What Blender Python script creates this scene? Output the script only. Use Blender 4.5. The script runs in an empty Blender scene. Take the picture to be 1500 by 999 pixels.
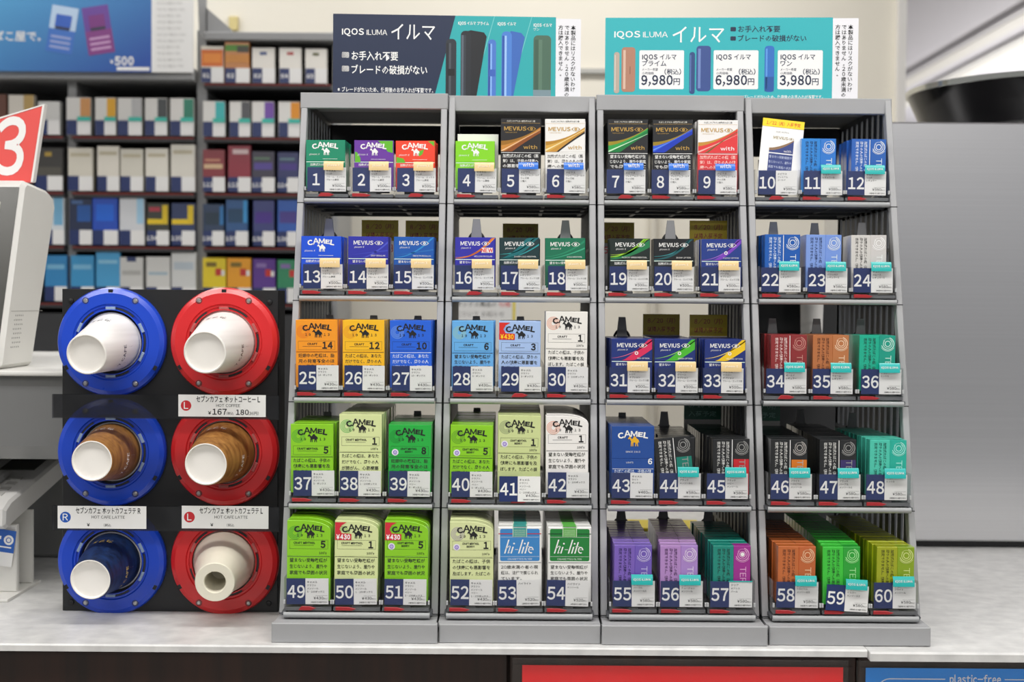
import bpy, math, random
from mathutils import Vector, Matrix
from mathutils.geometry import tessellate_polygon
random.seed(7)
S = bpy.context.scene
COL = S.collection
R = math.radians
# ------------------------------------------------------------------ camera, light, exposure
FPX = 1500 / 36 * 50
CAM = Vector((0, -1.765, 0.422))
CM = Matrix.Rotation(R(90 - 1.56), 3, 'X') @ Matrix.Rotation(R(0.42), 3, 'Z')
cd = bpy.data.cameras.new('camera'); cd.lens = 50; cd.sensor_width = 36; cd.clip_start = .05
cd.dof.use_dof = True; cd.dof.focus_distance = 1.84; cd.dof.aperture_fstop = 5.0
co = bpy.data.objects.new('camera', cd); COL.objects.link(co)
co.matrix_world = Matrix.Translation(CAM) @ CM.to_4x4()
S.camera = co
S.view_settings.view_transform = 'Standard'; S.view_settings.look = 'None'
S.view_settings.gamma = 1; S.view_settings.use_curve_mapping = False
S.view_settings.exposure = 0.0
S.cycles.transparent_max_bounces = 24
S.cycles.max_bounces = 8
W = bpy.data.worlds.new('world'); S.world = W; W.use_nodes = True
_n = W.node_tree; _b = _n.nodes['Background']; _b.inputs[1].default_value = .36
_t = _n.nodes.new('ShaderNodeTexCoord'); _x = _n.nodes.new('ShaderNodeSeparateXYZ'); _m = _n.nodes.new('ShaderNodeMath'); _r = _n.nodes.new('ShaderNodeValToRGB')
_m.operation = 'MULTIPLY_ADD'; _m.inputs[1].default_value = .5; _m.inputs[2].default_value = .5
_n.links.new(_t.outputs['Generated'], _x.inputs[0]); _n.links.new(_x.outputs[2], _m.inputs[0]); _n.links.new(_m.outputs[0], _r.inputs[0]); _n.links.new(_r.outputs[0], _b.inputs[0])
# the store around the counter: pale floor below, darker goods shelves at eye level, bright ceiling above
_r.color_ramp.elements[0].position = .40; _r.color_ramp.elements[0].color = (.8, .8, .79, 1)
_r.color_ramp.elements[1].position = 1.; _r.color_ramp.elements[1].color = (1.0, 1.0, 1.0, 1)
for p_, v_ in ((.445, .95), (.475, .62), (.505, .60), (.525, 1.0), (.56, 1.7), (.62, 1.5)):
    e_ = _r.color_ramp.elements.new(p_); e_.color = (v_, v_, v_ * 1.01, 1)
CEIL = 1.70
def area(name, loc, sx, sy, power, col=(1, .975, .94)):
    l = bpy.data.lights.new(name, 'AREA'); l.shape = 'RECTANGLE'; l.size = sx; l.size_y = sy
    l.energy = power; l.color = col
    o = bpy.data.objects.new(name, l); COL.objects.link(o); o.location = loc
    return o
for lx in (-1.3, 0, 1.3):
    area('ceiling_lamp_light', (lx, -.62, CEIL - .03), 1.2, .3, 17)
    area('ceiling_lamp_light', (lx, -2.9, CEIL - .03), 1.2, .3, 16)
for lx in (-1.4, .2):
    area('ceiling_lamp_light', (lx, 1.5, CEIL - .03), 1.2, .25, 11)
area('ceiling_lamp_light', (2.6, 5.0, CEIL - .03), .3, 3, 60)
up = area('ceiling_fill_light', (3.2, 5.5, CEIL - .9), .4, 5, 60); up.rotation_euler = (math.pi, 0, 0)  # added upward fill to brighten the far ceiling, not a fixture of the store

def at(px, py, Y):
    d = CM @ Vector(((px - 750) / FPX, -(py - 499.5) / FPX, -1))
    return CAM + d * ((Y - CAM.y) / d.y)

# ------------------------------------------------------------------ materials
def lin(c):
    c = c.lstrip('#'); v = [int(c[i:i + 2], 16) / 255 for i in (0, 2, 4)]
    return tuple(x / 12.92 if x <= .04045 else ((x + .055) / 1.055) ** 2.4 for x in v)
MATS = {}
def mat(col, rough=.45, metal=0., coat=0., var=.0, scale=40., bump=0., key=None, spec=.5):
    k = (col, rough, metal, coat, var, scale, bump, key, spec)
    if k in MATS: return MATS[k]
    m = bpy.data.materials.new('m_' + col.strip('#')); m.use_nodes = True
    nt = m.node_tree; b = nt.nodes['Principled BSDF']
    rgb = lin(col)
    b.inputs['Base Color'].default_value = (*rgb, 1)
    b.inputs['Metallic'].default_value = metal
    b.inputs['Coat Weight'].default_value = coat
    b.inputs['Coat Roughness'].default_value = .2
    b.inputs['Specular IOR Level'].default_value = spec
    tc = nt.nodes.new('ShaderNodeTexCoord'); n = nt.nodes.new('ShaderNodeTexNoise')
    n.inputs['Scale'].default_value = scale; n.inputs['Detail'].default_value = 3
    nt.links.new(tc.outputs['Object'], n.inputs['Vector'])
    mr = nt.nodes.new('ShaderNodeMapRange')
    mr.inputs['To Min'].default_value = max(.02, rough - .06); mr.inputs['To Max'].default_value = rough + .06
    nt.links.new(n.outputs['Fac'], mr.inputs['Value']); nt.links.new(mr.outputs['Result'], b.inputs['Roughness'])
    if var:
        mx = nt.nodes.new('ShaderNodeMix'); mx.data_type = 'RGBA'
        mx.inputs['A'].default_value = (*[max(0, x * (1 - var)) for x in rgb], 1)
        mx.inputs['B'].default_value = (*[min(1, x * (1 + var)) for x in rgb], 1)
        nt.links.new(n.outputs['Fac'], mx.inputs['Factor']); nt.links.new(mx.outputs['Result'], b.inputs['Base Color'])
    if bump:
        bp = nt.nodes.new('ShaderNodeBump'); bp.inputs['Strength'].default_value = bump; bp.inputs['Distance'].default_value = .002
        nt.links.new(n.outputs['Fac'], bp.inputs['Height']); nt.links.new(bp.outputs['Normal'], b.inputs['Normal'])
    MATS[k] = m
    return m
def pk(c): return mat(c, .3, 0, .6)            # film-wrapped card
def ink(c): return mat(c, .42, 0, .2)
def clear(name, tint, gloss=.06, rough=.06):
    if name in MATS: return MATS[name]
    m = bpy.data.materials.new(name); m.use_nodes = True; nt = m.node_tree
    for n in list(nt.nodes): nt.nodes.remove(n)
    out = nt.nodes.new('ShaderNodeOutputMaterial'); tr = nt.nodes.new('ShaderNodeBsdfTransparent'); gl = nt.nodes.new('ShaderNodeBsdfGlossy')
    tr.inputs[0].default_value = (*tint, 1); gl.inputs['Roughness'].default_value = rough
    mx = nt.nodes.new('ShaderNodeMixShader'); lw = nt.nodes.new('ShaderNodeLayerWeight'); lw.inputs[0].default_value = .5
    pw = nt.nodes.new('ShaderNodeMath'); pw.operation = 'POWER'; pw.inputs[1].default_value = 4; nt.links.new(lw.outputs['Facing'], pw.inputs[0])
    fr = nt.nodes.new('ShaderNodeMath'); fr.operation = 'MULTIPLY_ADD'; fr.inputs[1].default_value = .5; fr.inputs[2].default_value = .018; nt.links.new(pw.outputs[0], fr.inputs[0])
    ns = nt.nodes.new('ShaderNodeTexNoise'); ns.inputs['Scale'].default_value = 18
    tc = nt.nodes.new('ShaderNodeTexCoord'); nt.links.new(tc.outputs['Object'], ns.inputs['Vector'])
    ad = nt.nodes.new('ShaderNodeMath'); ad.operation = 'MULTIPLY_ADD'; ad.inputs[1].default_value = gloss
    nt.links.new(ns.outputs['Fac'], ad.inputs[0]); nt.links.new(fr.outputs[0], ad.inputs[2])
    nt.links.new(ad.outputs[0], mx.inputs[0]); nt.links.new(tr.outputs[0], mx.inputs[1]); nt.links.new(gl.outputs[0], mx.inputs[2])
    nt.links.new(mx.outputs[0], out.inputs[0]); MATS[name] = m
    return m
def streaks(name, c1, c2, sc, rough, metal=0., rot=(0, 0, 0), aniso=0., detail=5):
    m = bpy.data.materials.new(name); m.use_nodes = True; nt = m.node_tree; b = nt.nodes['Principled BSDF']
    tc = nt.nodes.new('ShaderNodeTexCoord'); mp = nt.nodes.new('ShaderNodeMapping'); n = nt.nodes.new('ShaderNodeTexNoise')
    mp.inputs['Scale'].default_value = sc; n.inputs['Scale'].default_value = 1; n.inputs['Detail'].default_value = detail
    cr = nt.nodes.new('ShaderNodeValToRGB')
    cr.color_ramp.elements[0].position = .3; cr.color_ramp.elements[1].position = .7
    cr.color_ramp.elements[0].color = (*lin(c1), 1); cr.color_ramp.elements[1].color = (*lin(c2), 1)
    nt.links.new(tc.outputs['Object'], mp.inputs[0]); nt.links.new(mp.outputs[0], n.inputs['Vector'])
    nt.links.new(n.outputs['Fac'], cr.inputs[0]); nt.links.new(cr.outputs[0], b.inputs['Base Color'])
    b.inputs['Roughness'].default_value = rough; b.inputs['Metallic'].default_value = metal
    b.inputs['Anisotropic'].default_value = aniso
    return m
CLEAR = clear('clear_acrylic', (.985, .987, .99), .02)
FILM = clear('clear_film', (.985, .985, .985), .03, .15)
SMOKE = clear('smoked_acrylic', (.62, .62, .63), .08)
GREY = mat('#a3a4a6', .5, var=.03, scale=60)
GREYD = mat('#606265', .5, var=.05)
DARK = mat('#2c2d2f', .5, var=.1)
BLACK = mat('#121214', .45)
WHITE = mat('#eeece8', .5)
NAVY = mat('#1c2f66', .4, 0, .2)
INKK = ink('#15161a')
INKW = ink('#f4f4f2')

# ------------------------------------------------------------------ text
_fc = bpy.data.curves.new('lettering', 'FONT'); _fc.size = 1; _fc.resolution_u = 2
_fo = bpy.data.objects.new('lettering', _fc)
_TC = {}
def raw_glyphs(c, bold, shear, res):
    k = (c, bold, shear, res)
    if k not in _TC:
        _fc.body = c; _fc.offset = bold; _fc.shear = shear; _fc.resolution_u = res
        me = _fo.to_mesh()
        vs = [(v.co.x, v.co.y) for v in me.vertices]; fs = [tuple(p.vertices) for p in me.polygons]
        _fo.to_mesh_clear()
        _TC[k] = (vs, fs, min((v[0] for v in vs), default=0), max((v[0] for v in vs), default=0))
    return _TC[k]
def glyphs(s, bold=0., shear=0., res=2):
    """one line of lettering: wide forms of the Latin letters set with their own widths, kana and kanji on a full square"""
    k = ('line', s, bold, shear, res)
    if k not in _TC:
        pen = 0.; V = []; F = []
        for ch in s.replace('É', 'E'):
            if ch in ' \u3000': pen += .3; continue
            o = ord(ch); lat = 33 <= o <= 126 or ch == '¥'
            g, f, a, b_ = raw_glyphs('I', bold, shear, res) if ch == 'I' else raw_glyphs('￥' if ch == '¥' else chr(o + 0xFEE0) if lat else ch, bold if lat else min(bold, .012), shear, res if not lat or ch in '.,-' else max(res, 2))
            n = len(V)
            dx = pen - a + .045 if lat else pen
            V += [(x + dx, y) for x, y in g]; F += [tuple(n + q for q in t) for t in f]
            pen += (b_ - a) + .09 if lat else 1.0
        _TC[k] = (V, F, min((v[0] for v in V), default=0), max((v[0] for v in V), default=0))
    return _TC[k]

# ------------------------------------------------------------------ mesh collector
def inset(ol, c):
    n = len(ol); out = []
    for i in range(n):
        p0, p1, p2 = Vector(ol[i - 1]), Vector(ol[i]), Vector(ol[(i + 1) % n])
        d1 = (p1 - p0).normalized(); d2 = (p2 - p1).normalized()
        n1 = Vector((-d1.y, d1.x)); n2 = Vector((-d2.y, d2.x))
        t = n1 + n2; t = t / max(.2, t.dot(n1)) if t.length > 1e-6 else n1
        out.append((p1.x + t.x * c, p1.y + t.y * c))
    return out
class MB:
    def __init__(s): s.v = []; s.f = []; s.m = []; s.ms = []; s.M = None
    def mi(s, m):
        if m not in s.ms: s.ms.append(m)
        return s.ms.index(m)
    def add(s, vs, fs, m):
        b = len(s.v); i = s.mi(m)
        if s.M is not None: vs = [s.M @ Vector(v) for v in vs]
        s.v += [tuple(v) for v in vs]
        s.f += [tuple(b + k for k in f) for f in fs]; s.m += [i] * len(fs)
        return s
    def box(s, x0, x1, y0, y1, z0, z1, m, c=0.):
        if c: return s.prism([(x0, z0), (x1, z0), (x1, z1), (x0, z1)], y0, y1, m, c)
        v = [(x, y, z) for x in (x0, x1) for y in (y0, y1) for z in (z0, z1)]
        return s.add(v, [(0, 1, 3, 2), (4, 6, 7, 5), (0, 4, 5, 1), (2, 3, 7, 6), (0, 2, 6, 4), (1, 5, 7, 3)], m)
    def prism(s, ol, y0, y1, m, c=0., axis='y'):
        """outline (x,z) counter-clockwise seen from -Y, from y0 (front) to y1, edges softened by c"""
        n = len(ol)
        rings = [(inset(ol, c), y0), (ol, y0 + c), (ol, y1 - c), (inset(ol, c), y1)] if c else [(ol, y0), (ol, y1)]
        v = []
        for o, y in rings:
            for (a, b) in o:
                v.append((a, y, b) if axis == 'y' else (y, a, b) if axis == 'x' else (a, b, y))
        f = []
        for k in range(len(rings) - 1):
            for i in range(n):
                j = (i + 1) % n
                f.append((k * n + i, k * n + n + i, k * n + n + j, k * n + j) )
        f.append(tuple(range(n))); f.append(tuple(len(v) - 1 - i for i in range(n)))
        return s.add(v, f, m)
    def lathe(s, prof, m, mtx=None, seg=40, close=False, mats=None):
        """profile (r, h) turned about local Z placed by mtx"""
        mtx = mtx or Matrix(); n = len(prof); v = []; 
        for (r, h) in prof:
            for k in range(seg):
                a = 2 * math.pi * k / seg
                v.append(mtx @ Vector((r * math.cos(a), r * math.sin(a), h)))
        rng = n if close else n - 1
        for i in range(rng):
            j = (i + 1) % n
            f = [(i * seg + k, i * seg + (k + 1) % seg, j * seg + (k + 1) % seg, j * seg + k) for k in range(seg)]
            s.add([v[q] for q in range(i * seg, i * seg + seg)] + [v[q] for q in range(j * seg, j * seg + seg)],
                  [(k, (k + 1) % seg, seg + (k + 1) % seg, seg + k) for k in range(seg)], mats[i] if mats else m)
        return s
    def rod(s, a, b, r, m, seg=10, r2=None):
        a, b = Vector(a), Vector(b); L = (b - a).length
        q = (b - a).to_track_quat('Z', 'Y').to_matrix().to_4x4()
        r2 = r if r2 is None else r2
        return s.lathe([(0.00001, 0), (r, 0), (r2, L), (0.00001, L)], m, Matrix.Translation(a) @ q, seg)
    # ---- print on a face: (u, v) -> world (u, -off, v) or through a frame
    def poly(s, pts, m, y=-.0001, tess=False):
        v = [(a, y, b) for a, b in pts]
        if tess:
            f = tessellate_polygon([[Vector((a, b, 0)) for a, b in pts]]); return s.add(v, [tuple(t) for t in f], m)
        return s.add(v, [tuple(range(len(pts)))], m)
    def rect(s, u0, u1, v0, v1, m, y=-.0001): return s.poly([(u0, v0), (u1, v0), (u1, v1), (u0, v1)], m, y)
    def frame(s, u0, u1, v0, v1, t, m, y=-.0001):
        s.rect(u0, u1, v0, v0 + t, m, y); s.rect(u0, u1, v1 - t, v1, m, y)
        s.rect(u0, u0 + t, v0, v1, m, y); return s.rect(u1 - t, u1, v0, v1, m, y)
    def disc(s, u, v, r, m, y=-.0001, ry=None, seg=24):
        ry = ry or r
        return s.poly([(u + r * math.cos(2 * math.pi * k / seg), v + ry * math.sin(2 * math.pi * k / seg)) for k in range(seg)], m, y)
    def ring(s, u, v, r0, r1, m, y=-.0001, a0=0, a1=360, sy=1., seg=28):
        vs = []
        for k in range(seg + 1):
            a = R(a0 + (a1 - a0) * k / seg)
            vs += [(u + r0 * math.cos(a), y, v + sy * r0 * math.sin(a)), (u + r1 * math.cos(a), y, v + sy * r1 * math.sin(a))]
        return s.add(vs, [(2 * k, 2 * k + 1, 2 * k + 3, 2 * k + 2) for k in range(seg)], m)
    def text(s, t, u, v, size, m, y=-.0002, align='l', bold=0., sx=1., shear=0., width=None, rot=0., res=1):
        vs, fs, x0, x1 = glyphs(t, bold, shear, res)
        if not vs: return s
        if width: sx = width / (max(1e-6, x1 - x0) * size)
        off = {'l': -x0, 'c': -(x0 + x1) / 2, 'r': -x1}[align]
        c, sn = math.cos(R(rot)), math.sin(R(rot)); out = []
        for (a, b) in vs:
            a2, b2 = (a + off) * size * sx, b * size
            out.append((u + a2 * c - b2 * sn, y, v + a2 * sn + b2 * c))
        return s.add(out, fs, m)
    def fit(s, ch, u0, u1, v0, v1, m, y, rot=0., bold=.03):
        vs, fs, a, b_ = glyphs(ch, bold, 0, 2); c0 = min(v[1] for v in vs); c1 = max(v[1] for v in vs)
        cu, cv = (u0 + u1) / 2, (v0 + v1) / 2; cr, sr = math.cos(R(rot)), math.sin(R(rot)); out = []
        for (p, q) in vs:
            p = ((p - a) / (b_ - a) - .5) * (u1 - u0); q = ((q - c0) / (c1 - c0) - .5) * (v1 - v0)
            out.append((cu + p * cr - q * sr, y, cv + p * sr + q * cr))
        return s.add(out, fs, m)
    def vtext(s, t, u, v, size, m, pitch=1.05, y=-.0002, bold=0.):
        for k, ch in enumerate(t): s.text(ch, u, v - (k + .85) * size * pitch, size, m, y, 'c', bold)
        return s
    def swoosh(s, u0, u1, fa, fb, m, y=-.00012, n=12, lo=None, hi=None):
        """ribbon between the curves fa(t) and fb(t), clipped to [lo, hi]"""
        vs = []
        for k in range(n + 1):
            t = k / n; a, b = fa(t), fb(t)
            if lo is not None: a, b = max(lo, min(hi, a)), max(lo, min(hi, b))
            vs += [(u0 + (u1 - u0) * t, y, a), (u0 + (u1 - u0) * t, y, b)]
        return s.add(vs, [(2 * k, 2 * k + 2, 2 * k + 3, 2 * k + 1) for k in range(n)], m)
    def build(s, name, parent=None, smooth=True):
        me = bpy.data.meshes.new(name); me.from_pydata(s.v, [], s.f)
        for m in s.ms: me.materials.append(m)
        me.polygons.foreach_set('material_index', s.m)
        if smooth:
            me.polygons.foreach_set('use_smooth', [True] * len(s.f)); me.set_sharp_from_angle(angle=R(32))
        me.update()
        o = bpy.data.objects.new(name, me); COL.objects.link(o)
        if parent is not None: o.parent = parent
        return o
def tag(o, label=None, cat=None, group=None, kind=None):
    for k, v in (('label', label), ('category', cat), ('group', group), ('kind', kind)):
        if v: o[k] = v
    return o
def thing(name, label, cat, loc=(0, 0, 0), group=None, rot=None):
    o = bpy.data.objects.new(name, None); COL.objects.link(o); o.location = loc; o.empty_display_size = .02
    if rot: o.rotation_euler = rot
    return tag(o, label, cat, group)
def rrect(x0, x1, z0, z1, r, n=4):
    out = []
    for cx, cz, a in ((x1 - r, z0 + r, -90), (x1 - r, z1 - r, 0), (x0 + r, z1 - r, 90), (x0 + r, z0 + r, 180)):
        for k in range(n + 1): out.append((cx + r * math.cos(R(a + 90 * k / n)), cz + r * math.sin(R(a + 90 * k / n))))
    return out

# ------------------------------------------------------------------ the room
CREAM = mat('#efeadc', .7, var=.015, scale=3)
b = MB(); b.box(-4.5, at(1312, 300, 2.1).x, 2.1, 2.2, -.95, CEIL, CREAM)
tag(b.build('wall_back'), kind='structure')
b = MB(); b.box(-4.5, 9, 14, 14.1, -.95, CEIL, mat('#dcdad6', .7)); tag(b.build('wall_far'), kind='structure')
b = MB(); b.box(-4.5, 9, -5, 14.1, CEIL, CEIL + .05, mat('#d6d5de', .6, var=.02, scale=2)); tag(b.build('ceiling'), kind='structure')
b = MB(); b.box(-4.5, 9, -5, 14.1, -1.0, -.95, mat('#b9b5ac', .35, var=.06, scale=4)); tag(b.build('floor'), kind='structure')
b = MB()
p0, p1 = at(775, 102, 2.09), at(962, 103, 2.09)
b.box(p0.x, p1.x, 2.085, 2.1, p0.z - .009, p0.z + .004, mat('#b9b9b4', .5)); tag(b.build('trim_1'), kind='structure')
b = MB(); x = at(1312, 80, 2.1).x
b.box(x, x + .022, 2.075, 2.21, -.95, CEIL, WHITE); tag(b.build('trim_2'), kind='structure')
b = MB(); x = at(957, 400, 2.08).x
b.rod((x, 2.08, -.95), (x, 2.08, .98), .012, mat('#d9d4c6', .5), 12); tag(b.build('wall_conduit'), 'pale vertical conduit on the cream wall behind the racks', 'conduit')
# long ceiling fixtures of the far store
for i, (x0, x1) in enumerate(((2.15, 2.29), (2.38, 2.50))):
    t = thing('ceiling_light', ['grey housing strip running along the far ceiling, inner one', 'white housing strip running along the far ceiling, outer one'][i], 'ceiling light', (0, 0, 0), None)
    b = MB(); b.box(x0, x1, 3, 13, CEIL - .022, CEIL - .0002, mat(['#dedde2', '#f1f1ef'][i], .5), .004); b.build('housing', t)
    b = MB(); b.box(x0 + .03, x1 - .03, 3.05, 12.9, CEIL - .026, CEIL - .022, WHITE); b.build('diffuser', t)

# ------------------------------------------------------------------ counter
STONE = streaks('stone', '#c9c9c8', '#e2e2e0', (38, 38, 38), .38, detail=8)
jx = at(1270, 955, -.03).x
t = tag(MB().prism([(-.036, -.009), (-.036, -.002), (-.034, 0), (1.2, 0), (1.2, -.009)][::-1], -1.6, jx - .0004, STONE, .0006, 'x').build('worktop'),
        'pale speckled stone worktop running under the cup dispenser and both racks', 'worktop')
t = tag(MB().prism([(-.044, -.012), (-.044, -.003), (-.042, -.0005), (1.2, -.0005), (1.2, -.012)][::-1], jx + .0004, 2.4, STONE, .0006, 'x').build('worktop'),
        'pale speckled stone worktop right of the joint, under the steel cabinet', 'worktop')
WOOD = streaks('dark_wood', '#1a0e09', '#30190f', (60, 60, 2.2), .45)
xs = [-1.6, at(745, 970, -.02).x, at(1255, 975, -.02).x, 2.4]
for i, lab in enumerate(('dark wood counter cabinet front below the cup dispenser', 'dark wood counter cabinet front behind the red poster', 'dark wood counter cabinet front behind the blue poster')):
    t = thing('counter_cabinet', lab, 'cabinet', (0, 0, 0))
    x0, x1 = xs[i] + .0015, xs[i + 1] - .0015
    b = MB(); b.box(x0 - .00145, x1 + .00145, 0, 1.18, -.95, -.0125, WOOD); b.build('body', t)
    b = MB(); b.box(x0, x1, -.022, -.0005, -.93, -.0125, WOOD, .0012); b.build('front_panel', t)
    if i:
        b = MB(); b.box(x0 + .004, x1 - .004, -.0235, -.0222, -.03, -.0245, mat('#2a1812', .35)); b.build('rail', t)
# posters hung on the counter front
def poster(p, q, col, lab):
    t = thing('poster', lab, 'poster', (0, 0, 0))
    a, c = at(p[0], p[1], -.026), at(q[0], q[1], -.026)
    b = MB(); b.box(a.x, c.x, -.0268, -.0262, a.z - .4, a.z, ink(col)); s = b.build('sheet', t)
    f = MB(); f.box(a.x - .012, c.x + .006, -.0285, -.0278, a.z - .42, a.z + .009, FILM)
    f.box(a.x - .012, c.x + .006, -.0278, -.0262, a.z + .0075, a.z + .009, FILM); f.build('clear_sleeve', t)
    return t, a, c
poster((765, 974), (1235, 974), '#f8161e', 'red poster in a clear sleeve on the counter front')
t, a, c = poster((1268, 978), (1640, 978), '#1a90f0', 'blue poster with white rounded outline on the counter front')
b = MB(); s = .0001
b.M = Matrix.Translation((a.x, -.0269, a.z))
b.rect(.030, .098, -.0139, -.0128, INKW); b.ring(.030, -.0288, .0149, .0160, INKW, a0=90, a1=180); b.rect(.0140, .0151, -.3, -.0288, INKW)
b.text('plastic-free', .1035, -.0178, .0125, INKW, bold=.02, width=.063); b.rect(.171, .26, -.0139, -.0128, INKW)
b.build('printing', t)

# ------------------------------------------------------------------ display racks
ZB = [.571, .4384, .3055, .1726, .042]                  # bottom of the price cards, row 1 (top) to 5
YF = [.172, .130, .088, .047, .006]                     # front of the trays in each row
YBK = .50                                               # back of the racks
BAYS = [-.192, .0115, .2155, .420]
HW = .1005
PITCH = .0611
LATT = mat('#55585c', .5)
def yline(z): return .031 + (z - .024) * .178 / .68
def side_panel(x, inner):
    """slanted front post, lattice behind; inner = +1 when the lattice faces +X"""
    b = MB(); z0, z1 = .0245, .7065
    xa, xb = (x, x + .0085) if inner > 0 else (x - .0085, x)
    b.prism([(yline(z0) - .004, z0), (yline(z1) - .004, z1), (yline(z1) + .012, z1), (yline(z0) + .012, z0)][::-1], xa, xb, GREY, .0008, 'x')
    for zb in ZB[1:] + [ZB[0] - .0]:
        zs = zb - .016 if zb is not ZB[0] else .68
        b.box(xa - .0002, xb + .0002, yline(zs) - .0043, yline(zs) + .01, zs - .0006, zs + .0006, DARK)
    xl, xr = (x + .0005, x + .0035) if inner > 0 else (x - .0035, x - .0005)
    y = .05
    b2 = MB()
    while y < YBK - .005:
        zt = min(.70, .024 + (y - .031) * .68 / .178)
        if zt > .06: b2.box(xl, xr, y, y + .019, .0245, zt - .004, LATT)
        y += .031
    b2.box(xl, xr, YBK - .014, YBK, .0245, .70, LATT)
    for k in range(11):
        z = .03 + k * .0664
        b2.box(xl - .0001, xr + .0001, yline(z) + .011, YBK - .001, z, z + (.012 if k % 2 == 0 else .005), LATT)
    for zb in ZB:                                       # rail guides for the shelves and their clips
        b2.box(min(xl, xr + .002 * inner), max(xr, xr + .002 * inner), yline(zb) + .02, YBK - .02, zb - .018, zb - .011, LATT)
        b2.box(min(xl, xr + .004 * inner), max(xr, xr + .004 * inner), yline(zb) + .03, yline(zb) + .045, zb + .065, zb + .085, GREYD)
    return b, b2
for i, bx in enumerate(BAYS):
    n0 = 1 + (i % 4) * 3
    lab = ['grey tiered rack nearest the cup dispenser, cards 1 to 49 down its left side', 'grey tiered rack holding the cards 6, 18, 30, 42 and 54 down its right side',
           'grey tiered rack holding the cards 7, 19, 31, 43 and 55 down its left side', 'grey tiered rack nearest the steel cabinet, cards 12 to 60 down its right side'][i]
    t = thing('display_rack', lab, 'rack', (bx, 0, 0), 'grey tiered racks on the worktop')
    dy = 0. if i % 2 == 0 else .005
    lo = -.004 if i in (1, 3) else 0
    for sgn in (-1, 1):
        pb, lb = side_panel(sgn * HW, -sgn)
        o = pb.build('side_post', t)
        lb.build('lattice', o)
    zt = .7085 + (-.002 if i % 2 else 0)
    b = MB(); b.box(-HW - .001, HW + .001, .200 + dy, .210 + dy, zt - .0215, zt, GREY, .001)
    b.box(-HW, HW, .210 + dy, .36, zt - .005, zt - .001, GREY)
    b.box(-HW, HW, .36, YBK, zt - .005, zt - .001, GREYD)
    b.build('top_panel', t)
    b = MB(); b.box(-HW + .004, HW - .004, YBK - .01, YBK - .004, .655, .70, DARK)
    b.build('back_bar', t)
    b = MB()
    b.box(-HW - (.0015 if i % 2 == 0 else -.0015), HW + (.002 if i % 2 == 0 else 0), -.022 + dy, -.012 + dy, .0002, .0245 - (.001 if i % 2 else 0), GREY, .001)
    b.box(-HW, HW, -.012 + dy, .030, .018, .0235, GREY); b.box(-HW + .009, HW - .009, .022, .025, .0235, .031, GREYD)
    b.box(-HW, HW, .030, YBK, .002, .0235, GREYD); b.build('plinth', t)
    for r in range(5):
        z = ZB[r] - .0125; y = YF[r]
        b = MB()
        for yy in (y + .045, y + .12, y + .2, YBK - .025): b.box(-HW + .004, HW - .004, yy, yy + .008, z - .003, z + .0035, LATT)
        for xx in (-.0915, -.031, .031, .0915): b.box(xx - .0025, xx + .0025, y + .001, YBK - .02, z - .001, z + .003, LATT)
        if r == 4: b.box(-HW + .005, HW - .005, YBK - .03, YBK - .012, .024, z - .003, LATT)
        s = b.build('shelf', t)
        b = MB(); b.rod((-HW + .009, y - .0005, z - .0005), (HW - .009, y - .0005, z - .0005), .0036, mat('#9fa1a2', .32), 14); b.build('front_rod', s)

# ------------------------------------------------------------------ pack artwork
CAMEL_OL = [(0, .76), (.03, .70), (.11, .70), (.17, .74), (.20, .60), (.27, .50), (.25, .30), (.24, 0), (.31, 0), (.33, .28), (.37, .30), (.38, 0), (.45, 0),
            (.45, .36), (.60, .38), (.62, .26), (.60, 0), (.67, 0), (.71, .26), (.75, .28), (.78, 0), (.85, 0), (.82, .30), (.88, .46), (.92, .34), (.94, .36), (.90, .58), (.84, .68),
            (.72, .78), (.64, .94), (.56, 1), (.48, .93), (.42, .80), (.35, .70), (.29, .74), (.25, .86), (.19, .96), (.10, .95), (.06, .84)]
def animal(b, u, v, w, h, m, y=-.0003): b.poly([(u + a * w, v + c * h) for a, c in CAMEL_OL], m, y, True)
def brandword(b, u, v, w, m, y=-.00025):
    """wide wedge-serif word set on a shallow arc, tall first letters"""
    k = w / 310
    for ch, x0, x1, z0, z1, rt, bo in (('C', 0, 62, -12, 50, 10, .05), ('A', 62, 134, 4, 72, 4, .022), ('M', 132, 200, 8, 66, 0, .022), ('E', 206, 258, 5, 54, -4, .055), ('L', 262, 310, -8, 52, -9, .055)):
        b.fit(ch, u + x0 * k, u + x1 * k, v + z0 * k, v + z1 * k, m, y, rt, bo)
    b.rect(u + 62 * k, u + 74 * k, v - 4 * k, v + 8 * k, m, y)
def eye(b, u, v, r, m, y=-.00025):
    b.ring(u, v, r * .86, r, m, y, sy=.55); b.ring(u, v, r * .14, r * .36, m, y); b.poly([(u - r * 1.25, v), (u - r * .9, v - r * .2), (u - r * .9, v + r * .2)], m, y); b.poly([(u + r * .9, v - r * .2), (u + r * 1.25, v), (u + r * .9, v + r * .2)], m, y)
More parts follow.
